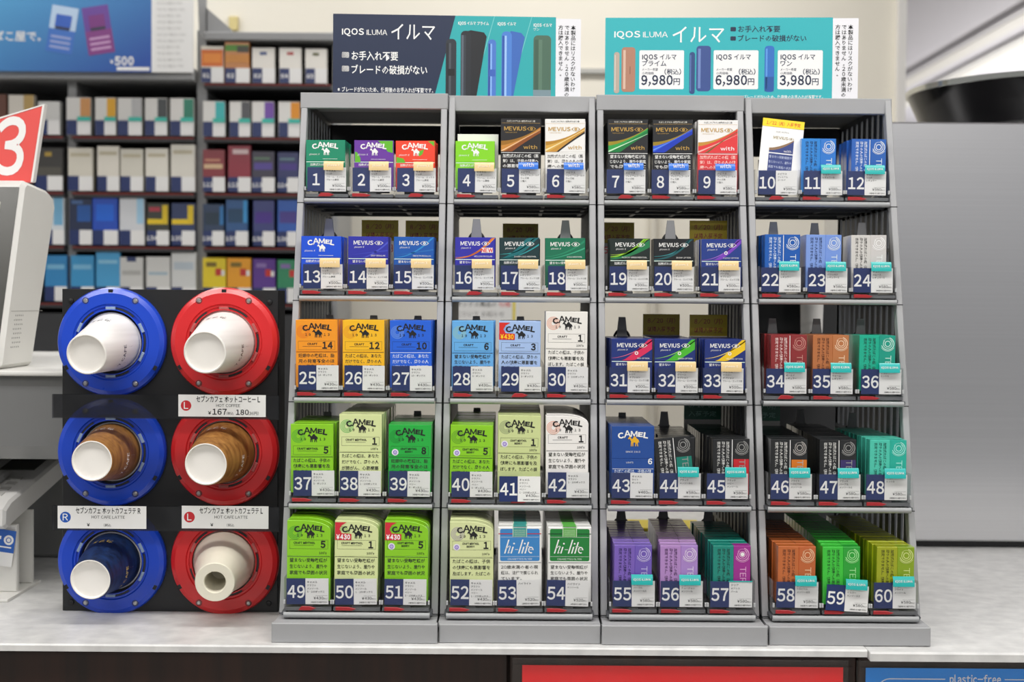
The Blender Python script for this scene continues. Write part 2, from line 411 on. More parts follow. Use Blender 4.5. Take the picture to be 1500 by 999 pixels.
WARN = {
 'a': ['妊娠中の喫煙は、胎', '児の発育不全のほ', 'か、早産や出生体重'], 'b': ['たばこの煙は、あなた', 'だけでなく、周りの人', 'が肺がん、心筋梗塞'],
 'c': ['望まない受動喫煙が', '生じないよう、屋外や', '家庭でも周囲の状況'], 'd': ['たばこの煙は、周りの', '人の健康に悪影響を', '及ぼします。'],
 'e': ['たばこの煙は、子供の', '健康にも悪影響を及', 'ぼします。たばこの誤'], 'f': ['たばこの煙は、子供', 'の健康にも悪影響を', '及ぼします。たばこの'],
 'g': ['20歳未満の者の喫', '煙は、法律で禁じられ', 'ています。'], 'h': ['たばこの煙は、子供の健', '康にも悪影響を及ぼしま', 'す。たばこの誤飲を防ぐ'],
 'i': ['加熱式たばこの煙（蒸', '気）は、子供の健康へ', 'の悪影響が否定で'], 'j': ['加熱式たばこの煙（蒸', '気）は、周りの人の健', '康への悪影響が否'],
 'k': ['望まない受動喫煙が生', 'じないよう、屋外や家庭', 'でも周囲の状況に']}
DIM = {'K': (.0545, .088, .022), 'L': (.0545, .101, .022), 'S': (.0535, .066, .0145), 'W': (.0545, .097, .0215), 'T': (.047, .0728, .0195), 'H': (.0545, .095, .021)}
DIM['R'] = DIM['L']
def outline(kind):
    w, h, dp = DIM[kind]; x = w / 2
    if kind == 'R':
        pts = [(-x, 0), (x, 0), (x, h - .0125)]
        for k in range(1, 8):
            a = R(90 * k / 7); pts.append((x - .033 + .033 * math.cos(a), h - .0125 + .0125 * math.sin(a)))
        return pts + [(-x, h)]
    return [(-x, 0), (x, 0), (x, h), (-x, h)]
def split(ol, z):
    """cut a convex outline by a height: (below, above)"""
    lo, hi = [], []
    for i, p in enumerate(ol):
        q = ol[(i + 1) % len(ol)]
        (lo if p[1] <= z else hi).append(p)
        if (p[1] - z) * (q[1] - z) < 0:
            c = (p[0] + (q[0] - p[0]) * (z - p[1]) / (q[1] - p[1]), z); lo.append(c); hi.append(c)
    return lo, hi
def draw_pack(d):
    """returns (box MB, lid MB, one-mesh MB for the packs behind)"""
    k = d['k']; w, h, dp = DIM[k]; x = w / 2; ol = outline(k)
    A, B, C = MB(), MB(), MB()
    c = d['c']; m = pk(c)
    if k in 'KLR':
        seam = h - {'K': .0413, 'L': .0480, 'R': .0445}[k]
        lo, hi = split(ol, seam)
        A.prism(lo, 0, dp, m, .0005); B.prism(hi, 0, dp, m, .0005); C.prism(ol, 0, dp, m, .0013)
        ic = ink(d.get('ic', '#17181a')); 
        C.rect(-x + .002, x - .002, seam - .0003, seam + .0003, ic)
        A.rect(-x + .0006, x - .0006, seam - .0012, seam - .0005, ink(d.get('line', '#17181a')))
        dark = d.get('white')
        st = ink(d.get('stamp', '#ffffff'))
        if d.get('navy'):
            brandword(B, -.0195, h - .0142, .039, INKW); animal(B, -.0065, h - .0255, .0155, .0130, ink('#e8b01e'))
            B.text('SINCE 1913', 0, h - .0335, .0026, INKW, align='c', sx=1.3)
            A.text('LIGHTS', -.004, seam - .006, .0026, INKW, align='c'); A.text('6', x - .008, seam - .007, .0095, INKW, bold=.03)
            A.rect(-x + .001, x - .001, seam - .0135, seam - .013, INKW)
            wz = seam - .0185
        else:
            cy = h - .0155
            for rr in (.0085, .0068, .0052, .0036): B.ring(-x + .0098, cy, rr - .0007, rr, st)
            wv, av = {'K': (.0130, .0231), 'L': (.0146, .0237), 'R': (.0132, .0222)}[k]
            brandword(B, -.0185, h - wv, .0385, ic); animal(B, -.0056, h - av, .0142, .0104, ic)
            for q, tx in (('1', -.0135), ('9', -.0088), ('1', .0108), ('3', .0158)): B.text(q, tx, h - av + .0022, .0042, ic, align='c', bold=.02)
            z = h - {'K': .0382, 'L': .0394, 'R': .0347}[k]
            B.frame(-x + .0032, x - .0032, z - .0010, z + .0104, .00025, ic)
            nm = d.get('n2'); tx = -.0055 if not d.get('berry') else -.0012
            if d.get('berry'):
                B.disc(-x + .0085, z + .0025, .0043, ink('#e8e4f0')); B.disc(-x + .0085, z + .0025, .0026, ink('#8a6fd0'), -.0002); B.ring(-x + .0085, z + .0025, .0008, .0014, INKW, -.0003)
            B.text(d.get('n1', 'CRAFT'), tx, z + (.0058 if nm else .0054), .0033, ic, align='c', bold=.045, width=(.013 if not d.get('n1') else .021 if nm else .027) * (1 if k else 1))
            if nm: B.text(nm, tx, z + .0022, .0030, ic, align='c', bold=.045, width=.010)
            else: B.rect(tx - .013, tx + .012, z + .0033, z + .0037, ic)
            B.text(d['num'], x - .0062, z + .0008, .0112, ic, -.00025, 'r', .04, .9)
            if k != 'K': B.text("100's", x - .0048, seam + .0026, .0034, ic, align='r', bold=.02)
            if d.get('sticker'):
                B.poly([(-x + .0003, h - .002), (-.0125, h - .002), (-.0185, h - .0055), (-.0215, h - .0105), (-.0185, h - .0158), (-.0065, h - .0165), (-.0065, h - .0243), (-x + .0003, h - .0243)][::-1], ink(d['sticker'][0]), -.00035, True)
                B.text('¥430', -x + .0105, h - .0232, .0078, ink(d['sticker'][1]), -.0005, 'c', .04, width=.0175)
            wz = seam - .0074
        wi = ink(d.get('wc', '#2a2c26'))
        for q, ln in enumerate(WARN[d['w']]): A.text(ln, -x + .0035, wz - q * (.0072 if k == 'K' else .0078), .0054, wi, bold=.012, width=(w - .007) * (.99 if len(ln) > 7 else .55))
    elif k == 'S':
        seam = h - .0285
        lo, hi = split(ol, seam)
        A.prism(lo, 0, dp, m, .0005); B.prism(hi, 0, dp, m, .0005); C.prism(ol, 0, dp, m, .0013)
        A.rect(-x + .0006, x - .0006, seam - .0016, seam - .0006, ink('#d8efe4'))
        A.text(d.get('wt', '加熱式たばこの煙は'), -x + .006, seam - .0062, .0038, INKW, bold=.01)
        if d['brand'] == 'c':
            for pl in d.get('splash', []): B.poly([(a * w - x, h - .0305 + v * .0305) for a, v in pl], ink('#63b82a'), -.00012, True)
            brandword(B, -.0185, h - .0108, .036, INKW); animal(B, -.0055, h - .0205, .0120, .0100, INKW)
            B.text('ploom X', -x + .0045, h - .0205, .0032, INKW, shear=.2); B.rect(-.004, .016, h - .0258, h - .0254, INKW)
        else:
            H0, H1 = h - .0282, h - .0004
            for (cc, f0, f1, th, pw) in d.get('sw', []):
                fa = lambda t, f0=f0, f1=f1, pw=pw: H0 + (f0 + (f1 - f0) * t ** pw) * .03
                fb = lambda t, f0=f0, f1=f1, pw=pw, th=th: H0 + (f0 + (f1 - f0) * t ** pw + th * (.15 + t)) * .03
                B.swoosh(-x + .0006, x - .0006, fa, fb, ink(cc), lo=H0, hi=H1)
            if d.get('dot'): B.ring(.006, h - .0185, .0012, .0023, INKW, -.0003)
            B.text('MEVIUS', -x + .0072, h - .0108, .0070, INKW, bold=.018, width=.0262); eye(B, x - .0128, h - .0084, .0050, INKW)
            B.text('ploom X', -x + .008, h - .0152, .003, INKW, shear=.2)
            B.text(d['sub'], x - .004, h - .0262, .0026, INKW, align='r')
            if d.get('new'):
                B.rect(x - .0185, x - .003, h - .0205, h - .0138, INKW, -.00032); B.text('NEW', x - .0107, h - .0196, .0068, ink('#e02a2a'), -.0005, 'c', .03, .95)
    elif k == 'W':
        seam = h - .045
        lo, hi = split(ol, seam)
        A.prism(lo, 0, dp, pk(d['c2']), .0005); B.prism(hi, 0, dp, m, .0005); C.prism(ol, 0, dp, m, .0013)
        tw = ink(d['tc']); gold = ink('#c8a04a')
        B.text('たばこカプセル 加熱式たばこ用', 0, h - .0045, .0027, tw, align='c', bold=.02)
        B.rect(-x + .001, x - .001, h - .0063, h - .0060, gold)
        H0 = seam + .0004
        for q, (cc, l0, r0, p0, l1, r1, p1) in enumerate(d['sw']):
            B.swoosh(-x + .0005, x - .0005, lambda t: H0 + (l0 + (r0 - l0) * t ** p0) * .0375, lambda t: H0 + (l1 + (r1 - l1) * t ** p1) * .0375, ink(cc), -.00012 - q * .00003, lo=H0, hi=H0 + .036, n=18)
        B.text('MEVIUS', -x + .0045, h - .0162, .0070, gold, -.0004, bold=.018, width=.0300); eye(B, x - .0128, h - .0138, .0050, gold, -.0004)
        B.text('FOR PLOOM TECH', -x + .006, h - .0195, .0018, gold)
        B.text('with', x - .005, seam + .004, .0062, ink(d.get('withc', '#c8a04a')), -.0004, 'r', .012, 1.25)
        A.rect(-x + .0006, x - .0006, seam - .0016, seam - .0008, ink('#e8e8e4'))
        for q, ln in enumerate(WARN[d['w']]): A.text(ln, -x + .003, seam - .0075 - q * .0068, .0051, ink(d['wc']), bold=.025, width=w - .006)
    elif k == 'T':
        sp = -x + .0258
        A.prism([(-x, 0), (sp, 0), (sp, h), (-x, h)], 0, dp, m, .0005)
        B.prism([(sp, 0), (x, 0), (x, h), (sp, h)], 0, dp, pk(d.get('c2', c)), .0005)
        C.prism(ol, 0, dp, m, .0013); C.rect(sp - .0003, sp + .0003, .001, h - .001, INKK); C.add([(sp - .0003, .001, h + .0001), (sp + .0003, .001, h + .0001), (sp + .0003, dp - .001, h + .0001), (sp - .0003, dp - .001, h + .0001)], [(0, 1, 2, 3)], INKK)
        wi = ink(d.get('wc', '#20242a'))
        if d.get('bar'): A.rect(sp - .0015, sp - .0006, .001, h - .001, INKW)
        for q, ln in enumerate(['加熱式たばこの煙（蒸気）は、', '周りの人の健康への悪影響が', '否定できません。健康へ']):
            A.text(ln, -x + .0175 - q * .0058, h - .0035, .0043, wi, bold=.012, rot=-90)
        if d.get('c3'): B.rect(sp + .0008, x - .0008, .001, h - .026, ink(d['c3']))
        rc = ink(d.get('rc', '#dfe8f0')); cx, cz = (sp + x) / 2 + .0004, h - .0108
        for r0, r1, a0, a1 in ((.0030, .0040, 0, 360), (.0054, .0062, 130, 420), (.0076, .0086, -165, 75), (.0066, .0070, 20, 150), (.0094, .0099, -150, -30)): B.ring(cx, cz, r0, r1, rc, -.0002, a0, a1)
        if d.get('pearl'): B.disc(cx, cz, .0024, INKW, -.0003)
        B.text('TEREA', cx - .0030, h - .0262, .0105, rc, -.0002, rot=-90, sx=1.05)
    elif k == 'H':
        m0 = pk('#eeeeea'); cc = ink(c); seam = h - .044
        A.prism(ol, 0, dp, m0, .0012); C.prism(ol, 0, dp, m0, .0012)
        A.poly(rrect(-x + .0025, x - .0025, seam + .001, h - .0025, .0022), cc, -.00012)
        A.rect(-x + .0004, x - .0004, h - .0092, h - .0082, ink(d['tear']), -.0003)
        A.rect(-x + .0008, x - .0008, seam - .0014, seam - .0008, INKK)
        A.rect(-x + .003, x - .003, h - .0131, h - .0128, INKW, -.0002); A.rect(-x + .003, x - .003, seam + .0065, seam + .0068, INKW, -.0002)
        A.text('CIGARETTES FILTER', 0, seam + .0025, .0026, INKW, align='c', sx=1.2)
        # italic script-like word built of slanted strokes
        def stroke(pts, wd):
            for (a, b_), (c_, e) in zip(pts, pts[1:]):
                dx, dz = c_ - a, e - b_; L = math.hypot(dx, dz) or 1; nx = wd
                A.poly([(a - nx, b_), (a + nx, b_), (c_ + nx, e), (c_ - nx, e)][::1 if dz > 0 else -1], INKW, -.0003) if abs(dz) > 1e-5 else A.rect(min(a, c_), max(a, c_), b_ - wd * .5, b_ + wd * .5, INKW, -.0003)
        sl = .3
        def P(u, v): return (-.020 + u + v * sl, seam + .0105 + v)
        stem = .00085
        stroke([P(.001, 0), P(.001, .0175)], stem); stroke([P(.001, .006), P(.004, .0098), P(.0055, .0088), P(.005, 0), P(.007, .0012)], stem * .7)
        stroke([P(.009, 0), P(.009, .0085)], stem); A.disc(*P(.009, .0125), .0011, INKW, -.0003)
        stroke([P(.0125, .005), P(.0165, .005)], .0006)
        stroke([P(.0185, 0), P(.0185, .0175)], stem); stroke([P(.0225, 0), P(.0225, .0085)], stem); A.disc(*P(.0225, .0125), .0011, INKW, -.0003)
        stroke([P(.0265, 0), P(.0265, .0145)], stem); stroke([P(.0245, .0088), P(.0295, .0088)], .0006)
        a = P(.0325, .0043); A.ring(a[0], a[1], .0022, .0034, INKW, -.0003, 0, 300, 1.25); stroke([P(.030, .0048), P(.0345, .0048)], .0005)
        for q, ln in enumerate(WARN[d['w']]): A.text(ln, -x + .0035, seam - .0085 - q * .0072, .005, ink('#3a3a38'), bold=.01, width=(w - .007) * (.98 if len(ln) > 7 else .55))
        st = ink(d['strip']); st2 = ink('#cfe8c8')
        for G in (A, C):
            G.rect(-.009, .009, h - .0125, h - .0012, st, -.0004); 
            for sgn in (-1, 1): G.rect(sgn * .0085 - .0004, sgn * .0085 + .0004, h - .0125, h - .0012, st2, -.0005)
            G.add([(-.009, -.0003, h + .0002), (.009, -.0003, h + .0002), (.009, dp, h + .0002), (-.009, dp, h + .0002)], [(0, 1, 2, 3)], st)
            for sgn in (-1, 1): G.add([(sgn * .0085 - .0004, -.0003, h + .0003), (sgn * .0085 + .0004, -.0003, h + .0003), (sgn * .0085 + .0004, dp, h + .0003), (sgn * .0085 - .0004, dp, h + .0003)], [(0, 1, 2, 3)], st2)
        for q in range(7): A.rect(-.007, .007, h - .0118 + q * .0013, h - .0115 + q * .0013, st2, -.0005)
        B = None
    return A, B, C
STK = ('#d42a3c', '#ffffff'); STY = ('#d8281e', '#ffd21e')
PACKS = {
 1: dict(k='S', brand='c', c='#0c8a66', x=477, n=3, d='green'), 2: dict(k='S', brand='c', c='#6a35a0', x=549, n=1, d='purple and green', splash=[[(.02, .02), (.16, .02), (.16, .2), (.08, .45), (.02, .5)], [(.6, .98), (.98, .98), (.98, .45), (.85, .5), (.75, .75)]]),
 3: dict(k='S', brand='c', c='#f0452a', x=608, n=2, d='red-orange', splash=[[(.02, .02), (.25, .02), (.2, .2), (.02, .28)], [(.55, .5), (.72, .62), (.68, .4), (.6, .3)], [(.82, .98), (.98, .98), (.98, .75)]]), 4: dict(k='S', brand='c', c='#86d81e', x=696, n=0, d='lime green'),
 5: dict(k='W', c='#1d1c1e', c2='#1d1c1e', tc='#e8e4d8', w='i', wc='#f2f2ee', x=760, n=2, d='black with golden curves', sw=[('#9a6a1c', .22, .86, 1.5, .38, .89, 1.9), ('#c88838', -.08, .80, .95, .22, .86, 1.5), ('#8a4a18', -.45, .68, .75, -.08, .80, .95), ('#f0c8a0', -.02, .78, .98, .03, .79, 1.0)]),
 6: dict(k='W', c='#f0efeb', c2='#f0efeb', tc='#30302e', w='j', wc='#3a3a3a', x=825, n=2, d='white with golden curves', sw=[('#b8862a', .24, .86, 1.5, .38, .89, 1.9), ('#d8a848', -.08, .80, .95, .24, .86, 1.5), ('#1d1c1e', -.60, .66, .68, -.45, .74, .75), ('#c8923a', -.45, .74, .75, -.08, .80, .95), ('#f4e0a8', .02, .79, 1.0, .10, .81, 1.1)]),
 7: dict(k='W', c='#1c1d20', c2='#1c1d20', tc='#e8e4d8', w='k', wc='#f2f2ee', x=922, n=3, d='black with green curves', sw=[('#9a8a20', .24, .86, 1.5, .38, .89, 1.9), ('#2aa04a', .0, .80, 1.0, .24, .86, 1.5), ('#0f7a3c', -.45, .66, .75, .0, .80, 1.0), ('#c8f0c8', -.01, .66, .98, .05, .67, 1.0)]),
 8: dict(k='W', c='#1c1d20', c2='#1c1d20', tc='#e8e4d8', w='k', wc='#f2f2ee', x=990, n=3, d='black with blue curves', sw=[('#9a8020', .24, .86, 1.5, .38, .89, 1.9), ('#2a58d8', .0, .84, 1.0, .24, .86, 1.5), ('#1438b8', -.45, .66, .75, .0, .84, 1.0), ('#6a98f0', .06, .80, 1.0, .12, .81, 1.1)]),
 9: dict(k='W', c='#f2f0ee', c2='#e23a3e', tc='#40403e', w='j', wc='#ffd9d0', x=1055, n=2, d='white and red', withc='#ffffff', sw=[('#c8923c', .24, .86, 1.5, .38, .89, 1.9), ('#e23a3e', -1.5, -1.0, 1.0, .24, .86, 1.5), ('#f0b8b0', -.01, .66, .98, .06, .67, 1.05), ('#4a6a2a', -.40, .76, .75, -.28, .78, .80)]),
 11: dict(k='T', c='#2a86d8', c2='#2a78d0', wc='#10305a', x=1199, n=2, d='bright blue'), 12: dict(k='T', c='#2a62b8', c2='#2560b4', wc='#e4ecf6', bar=1, x=1272, n=4, d='medium blue'),
 13: dict(k='S', brand='c', c='#1450d8', x=470, n=3, d='bright blue'),
 14: dict(k='S', brand='m', c='#2c2fa6', sub='DEEP REGULAR', x=539, n=2, d='violet-blue', wt='望まない受動', sw=[('#4a56cc', -.15, .65, .08, 2.0), ('#3a44bc', .1, .3, .05, 1.0)]),
 15: dict(k='S', brand='m', c='#1258b0', sub='SMOOTH REGULAR', x=606, n=2, d='mid blue', wt='望まない受動', sw=[('#2c8ad0', .0, .9, .1, 2.0), ('#2470bc', .1, .35, .05, 1.0)]),
 16: dict(k='S', brand='m', c='#302da6', sub='MELLOW REGULAR', x=696, n=2, d='violet with an orange curve', wt='望まない', new=1, sw=[('#e07a28', .0, .95, .12, 2.3), ('#f0a050', .05, .9, .03, 2.3)]),
 17: dict(k='S', brand='m', c='#123236', sub='SHARP COLD MENTHOL', x=759, n=3, d='dark teal', sw=[('#0f6a70', -.1, 1.0, .6, 2.0), ('#3ab8b8', .2, 1.2, .06, 2.6), ('#2a9aa0', .0, .6, .06, 2.0)]),
 18: dict(k='S', brand='m', c='#0d7050', sub='COLD MENTHOL', x=823, n=3, d='emerald green', wt='望まない受動', sw=[('#1f8a64', .1, .75, .1, 2.0), ('#3aa880', .0, .45, .06, 1.6)]),
 19: dict(k='S', brand='m', c='#152420', sub='MUSCAT GREEN MENTHOL', x=926, n=2, d='black with a lime curve', sw=[('#1f7a4a', .0, .55, .3, 1.8), ('#8cd02e', .1, 1.05, .2, 2.4), ('#c8e84a', .2, 1.1, .05, 2.6)]),
 20: dict(k='S', brand='m', c='#14181c', sub='SHARP OPTION', x=987, n=2, d='black with a teal curve', sw=[('#1c5a60', .0, 1.0, .2, 2.4), ('#3a9aa0', .15, 1.1, .06, 2.6)]),
 21: dict(k='S', brand='m', c='#1f3a8a', sub='PURPLE OPTION', x=1059, n=3, d='blue with a purple curve', dot=1, wt='望まない受', sw=[('#7a3fc0', -.25, .75, .3, 1.8), ('#b070e0', .0, .95, .05, 2.0)]),
 22: dict(k='T', c='#145cb4', c2='#1058b0', wc='#dce8f8', bar=1, x=1146, n=2, d='deep blue'), 23: dict(k='T', c='#7e9ee0', c2='#7698e0', wc='#24386a', x=1206, n=3, d='periwinkle blue'), 24: dict(k='T', c='#d2d0cc', c2='#cfccca', wc='#4a4a48', rc='#f4f4f4', x=1272, n=2, d='silver-grey'),
 25: dict(k='K', c='#f59a1c', w='a', num='14', stamp='#e8761a', x=464, n=4, d='orange'), 26: dict(k='K', c='#f8bd1c', w='b', num='12', stamp='#e8981a', x=532, n=4, d='yellow'),
 27: dict(k='K', c='#1f62dc', w='b', num='10', stamp='#6f9ae8', wc='#d8e4f8', line='#dce4f4', x=602, n=4, d='royal blue'), 28: dict(k='K', c='#66aeea', w='c', num='6', stamp='#9ac8b8', x=691, n=4, d='sky blue'),
 29: dict(k='K', c='#a6c2ee', w='d', num='3', stamp='#7a9ad8', sticker=STY, x=760, n=4, d='pale blue with a red price sticker'), 30: dict(k='L', c='#f0eee8', w='e', num='1', stamp='#e89a78', x=828.5, n=4, d='white'),
 31: dict(k='S', brand='m', c='#1a2f78', sub='RED OPTION', x=927, n=8, d='navy with a pink curve', dot=1, wt='望まない', sw=[('#d82a5a', -.35, .5, .5, 1.5), ('#f06a8a', .1, .85, .05, 1.8)]),
 32: dict(k='S', brand='m', c='#1a2f78', sub='GREEN OPTION', x=988, n=11, d='navy with a green curve', dot=1, wt='望まない', sw=[('#4ab82e', -.35, .5, .5, 1.5), ('#9ae04a', .1, .85, .05, 1.8)]),
 33: dict(k='S', brand='m', c='#1a2f78', sub='YELLOW OPTION', x=1062, n=9, d='navy with a yellow curve', dot=1, wt='望まない', sw=[('#f0c81e', -.35, .5, .5, 1.5), ('#fae06a', .1, .85, .05, 1.8)]),
 34: dict(k='T', c='#8c2a2c', c2='#8c2a2c', wc='#f0dcd8', bar=1, rc='#c88a80', x=1156, n=4, d='dark red'), 35: dict(k='T', c='#b87040', c2='#bc7646', wc='#5a2c14', rc='#f0d0b0', x=1217, n=4, d='copper brown'), 36: dict(k='T', c='#12b090', c2='#129a84', wc='#0a4a40', rc='#c8f0e4', x=1285, n=4, d='emerald teal'),
 37: dict(k='K', c='#8cd01e', w='e', num='5', n1='CRAFT MENTHOL', stamp='#4aa82e', x=457, n=5, d='lime green'), 38: dict(k='L', c='#dbe6a6', w='b', num='1', n1='CRAFT MENTHOL', stamp='#58b858', x=528, n=8, d='pale yellow-green'),
 39: dict(k='K', c='#1eb040', w='a', num='8', n1='CRAFT MENTHOL', n2='BERRY', berry=1, stamp='#0e8a2e', x=600, n=6, d='grass green'), 40: dict(k='K', c='#8cd01e', w='b', num='5', n1='CRAFT MENTHOL', n2='BERRY', berry=1, stamp='#5a9a20', x=689, n=9, d='lime green'),
 41: dict(k='L', c='#d0dc9a', w='e', num='1', n1='CRAFT MENTHOL', n2='BERRY', berry=1, stamp='#8a9a70', x=759, n=9, d='pale yellow-green'), 42: dict(k='R', c='#f2f0ec', w='c', num='1', stamp='#e89a78', x=831, n=7, d='white rounded-corner'),
 43: dict(k='K', c='#1a4a98', w='h', navy=1, num='6', wc='#e4ecf8', line='#1a4a98', x=928, n=6, d='navy with a yellow animal drawing'),
 44: dict(k='T', c='#1c1e20', c2='#1c1e20', c3='#0e7a6a', wc='#e4e4e0', bar=1, rc='#9a9a98', x=992.6, n=8, tilt=6, d='black and teal'), 45: dict(k='T', c='#1c1e20', c2='#1c1e20', c3='#c8202a', wc='#e4e4e0', bar=1, rc='#9a9a98', x=1072, n=10, d='black and red'),
 46: dict(k='T', c='#1c1e20', c2='#1c1e20', c3='#d8761a', wc='#e4e4e0', bar=1, rc='#b0aca8', x=1156, n=9, d='black and orange'), 47: dict(k='T', c='#1c1e20', c2='#1c1e20', c3='#3a3068', wc='#e4e4e0', bar=1, rc='#9a9a98', x=1228, n=11, d='black and purple'),
 48: dict(k='T', c='#4cc8b0', c2='#20b09c', wc='#0e5a50', rc='#a8f0e4', x=1301, n=8, d='turquoise'),
 49: dict(k='R', c='#8cd01e', w='c', num='5', n1='CRAFT MENTHOL', stamp='#4aa82e', x=452, n=8, d='lime green rounded-corner'), 50: dict(k='R', c='#dbe6a6', w='c', num='1', n1='CRAFT MENTHOL', stamp='#8ab858', sticker=STK, x=521, n=8, d='pale green rounded-corner'),
 51: dict(k='R', c='#8cd01e', w='c', num='5', n1='CRAFT MENTHOL', n2='BERRY', berry=1, stamp='#4aa82e', sticker=STK, x=595, n=8, d='lime green stickered'), 52: dict(k='R', c='#dbe4a8', w='f', num='1', n1='CRAFT MENTHOL', n2='BERRY', berry=1, stamp='#a89ab0', x=691, n=8, d='cream-green rounded-corner'),
 53: dict(k='H', c='#3a86c8', w='g', tear='#c0202a', strip='#3a9a94', x=762, n=10, d='white soft pack with a blue front'), 54: dict(k='H', c='#1c8038', w='c', tear='#0e4a24', strip='#5ab048', x=834.6, n=10, d='white soft pack with a green front'),
 55: dict(k='T', c='#7a5ebc', c2='#7058b8', wc='#2a1c5a', rc='#c8bce8', x=927, n=9, d='violet'), 56: dict(k='T', c='#b48ac8', c2='#ac86cc', wc='#4a2a5a', rc='#e8d8f0', x=995, n=10, d='lilac'),
 57: dict(k='T', c='#128a7a', c2='#a02a90', wc='#0a3c38', rc='#e8a8d8', pearl=1, x=1072, n=9, d='teal and magenta'), 58: dict(k='T', c='#c46a34', c2='#c26432', wc='#5a2a10', rc='#f0c8a0', x=1167, n=10, d='burnt orange'),
 59: dict(k='T', c='#3cc83c', c2='#26a434', wc='#0e5a1a', rc='#a8f0a0', x=1233, n=13, d='vivid green'), 60: dict(k='T', c='#a0a81a', c2='#88a41a', wc='#4a4c0a', rc='#d8e490', x=1311.6, n=12, d='olive yellow'),
}
ORD = ['', 'second', 'third', 'fourth', 'fifth', 'sixth', 'seventh', 'eighth', 'ninth', 'tenth', 'eleventh', 'twelfth', 'thirteenth', 'fourteenth', 'fifteenth']
def lane_x(n):
    j = (n - 1) % 12; return BAYS[j // 3] + (j % 3 - 1) * PITCH
def lane_row(n): return (n - 1) // 12
ONES = 'zero one two three four five six seven eight nine ten eleven twelve thirteen fourteen fifteen sixteen seventeen eighteen nineteen'.split()
def numword(n): return ONES[n] if n < 20 else ['', '', 'twenty', 'thirty', 'forty', 'fifty', 'sixty'][n // 10] + ('-' + ONES[n % 10] if n % 10 else '')
def short(n):
    d = PACKS.get(n)
    return d['d'].split(' with ')[0] if d else 'leaning notice'
BASE = .0045
for n, d in PACKS.items():
    r = lane_row(n); k = d['k']; w, h, dp = DIM[k]
    y = YF[r] + .0042 + (.0015 if (n * 7) % 3 == 0 else 0)
    z = ZB[r] + BASE - .001
    px = at(d['x'], 499.5 + (ZB[r] < 0), y).x if False else (CAM + (at(d['x'], at_y, y) - CAM)).x if (at_y := {0: 240, 1: 385, 2: 520, 3: 670, 4: 830}[r]) else 0
    lim = PITCH / 2 - w / 2 - .0016; tilt = d.get('tilt', 0)
    lx = lane_x(n); px = lx + max(-lim, min(lim, px - lx))
    A, B, C = draw_pack(d)
    fam = 'heat_stick_pack' if k == 'T' else 'cigarette_pack'; cat = 'tobacco pack'
    head = d['d'] if k == 'H' else f"{d['d'].split(' with ')[0]} {'tobacco' if k == 'T' else 'cigarette'} pack" + (' with ' + d['d'].split(' with ')[1] if ' with ' in d['d'] else '')
    t = thing(fam, f"{head} at the front behind price card {numword(n)}", cat, (px, y, z), f'packs in the lane of card {n}')
    if tilt: t.rotation_euler = (0, R(-tilt), 0); t.location.z += .0022
    else: t.rotation_euler = (0, R(random.uniform(-.5, .5)), 0); t.location.z += .0003
    A.build('box', t)
    if B: B.build('lid', t)
    src = None; slant = lx - px
    for i in range(d['n']):
        if src is None: src = o = C.build(fam)
        else: o = src.copy(); COL.objects.link(o)
        q = i + 1
        o.location = (px + max(-lim, min(lim, slant * q / 4 + random.uniform(-.0008, .0008) - px + px)) if not tilt else lx + random.uniform(-.001, .001), y + q * (dp + .0009), z + .0002 + random.uniform(0, .0004))
        if abs(o.location.x - lx) > lim: o.location.x = lx + math.copysign(lim, o.location.x - lx)
        base = d['d'].split(' with ')[0].replace('white soft pack', 'white soft-wrapped')
        tag(o, f"{base} pack, {ORD[q]} in line behind price card {numword(n)}", cat, f'packs in the lane of card {n}')
    d['back'] = y + (d['n'] + 1) * (dp + .0009)

# ------------------------------------------------------------------ trays, pushers and price cards
TRAYK = mat('#3a3b3d', .4); NECK = mat('#8a8b8d', .45); REDP = mat('#a8262c', .35)
def tray_parts(yb):
    L = .30
    base = MB(); base.box(-.0292, .0292, .0012, L, -.0078, -.0035, mat('#6a6c6e', .3)); base.box(-.006, .006, .0012, L, -.0035, -.0012, TRAYK)
    plate = MB(); plate.box(-.0294, .0294, -.0004, .0006, -.0078, .0335, CLEAR)
    plate.box(-.0294, .0294, -.0022, -.0004, -.0078, -.006, CLEAR)
    hook = MB()
    hook.box(-.0011, .0011, -.003, .0018, .001, .006, mat('#b9bbbc', .3), .0004)
    return base, plate, hook
_pb, _pp, _ph = tray_parts(0)
_dv = MB(); _dv.box(-.0003, .0003, .001, .26, -.0078, .034, CLEAR)
_red = MB(); _red.prism([(-.0265, -.0072), (-.006, -.0072), (-.001, -.005), (-.010, -.0028), (-.0265, -.0026)], -.0018, .0004, REDP, .0004)
_red2 = MB(); _red2.prism([(-.012, -.0072), (.004, -.0072), (.010, -.0045), (.002, -.0022), (-.008, -.0022)], -.0018, .0004, REDP, .0004)
_pu = MB()
_pu.box(-.021, .021, 0, .002, .0005, .050, TRAYK, .0005)
_pu.prism([(-.010, .05), (.010, .05), (.0048, .097), (-.0048, .097)], .0002, .0024, NECK, .0006)
_pu.box(-.008, .008, .002, .02, -.0008, .012, TRAYK)
_ps = MB(); _ps.box(-.021, .021, 0, .002, .0005, .050, TRAYK, .0005); _ps.box(-.008, .008, .002, .02, -.0008, .012, TRAYK)
_rg = MB()
Mr = Matrix.Translation((0, .0045, .062)) @ Matrix.Rotation(R(90), 4, 'X')
_rg.lathe([(.0118 + .0016 * math.cos(a), .0016 * math.sin(a)) for a in [2 * math.pi * q / 8 for q in range(8)]], BLACK, Mr @ Matrix.Diagonal((1, 1.45, 1, 1)), 28, close=True)
SHARED = {}
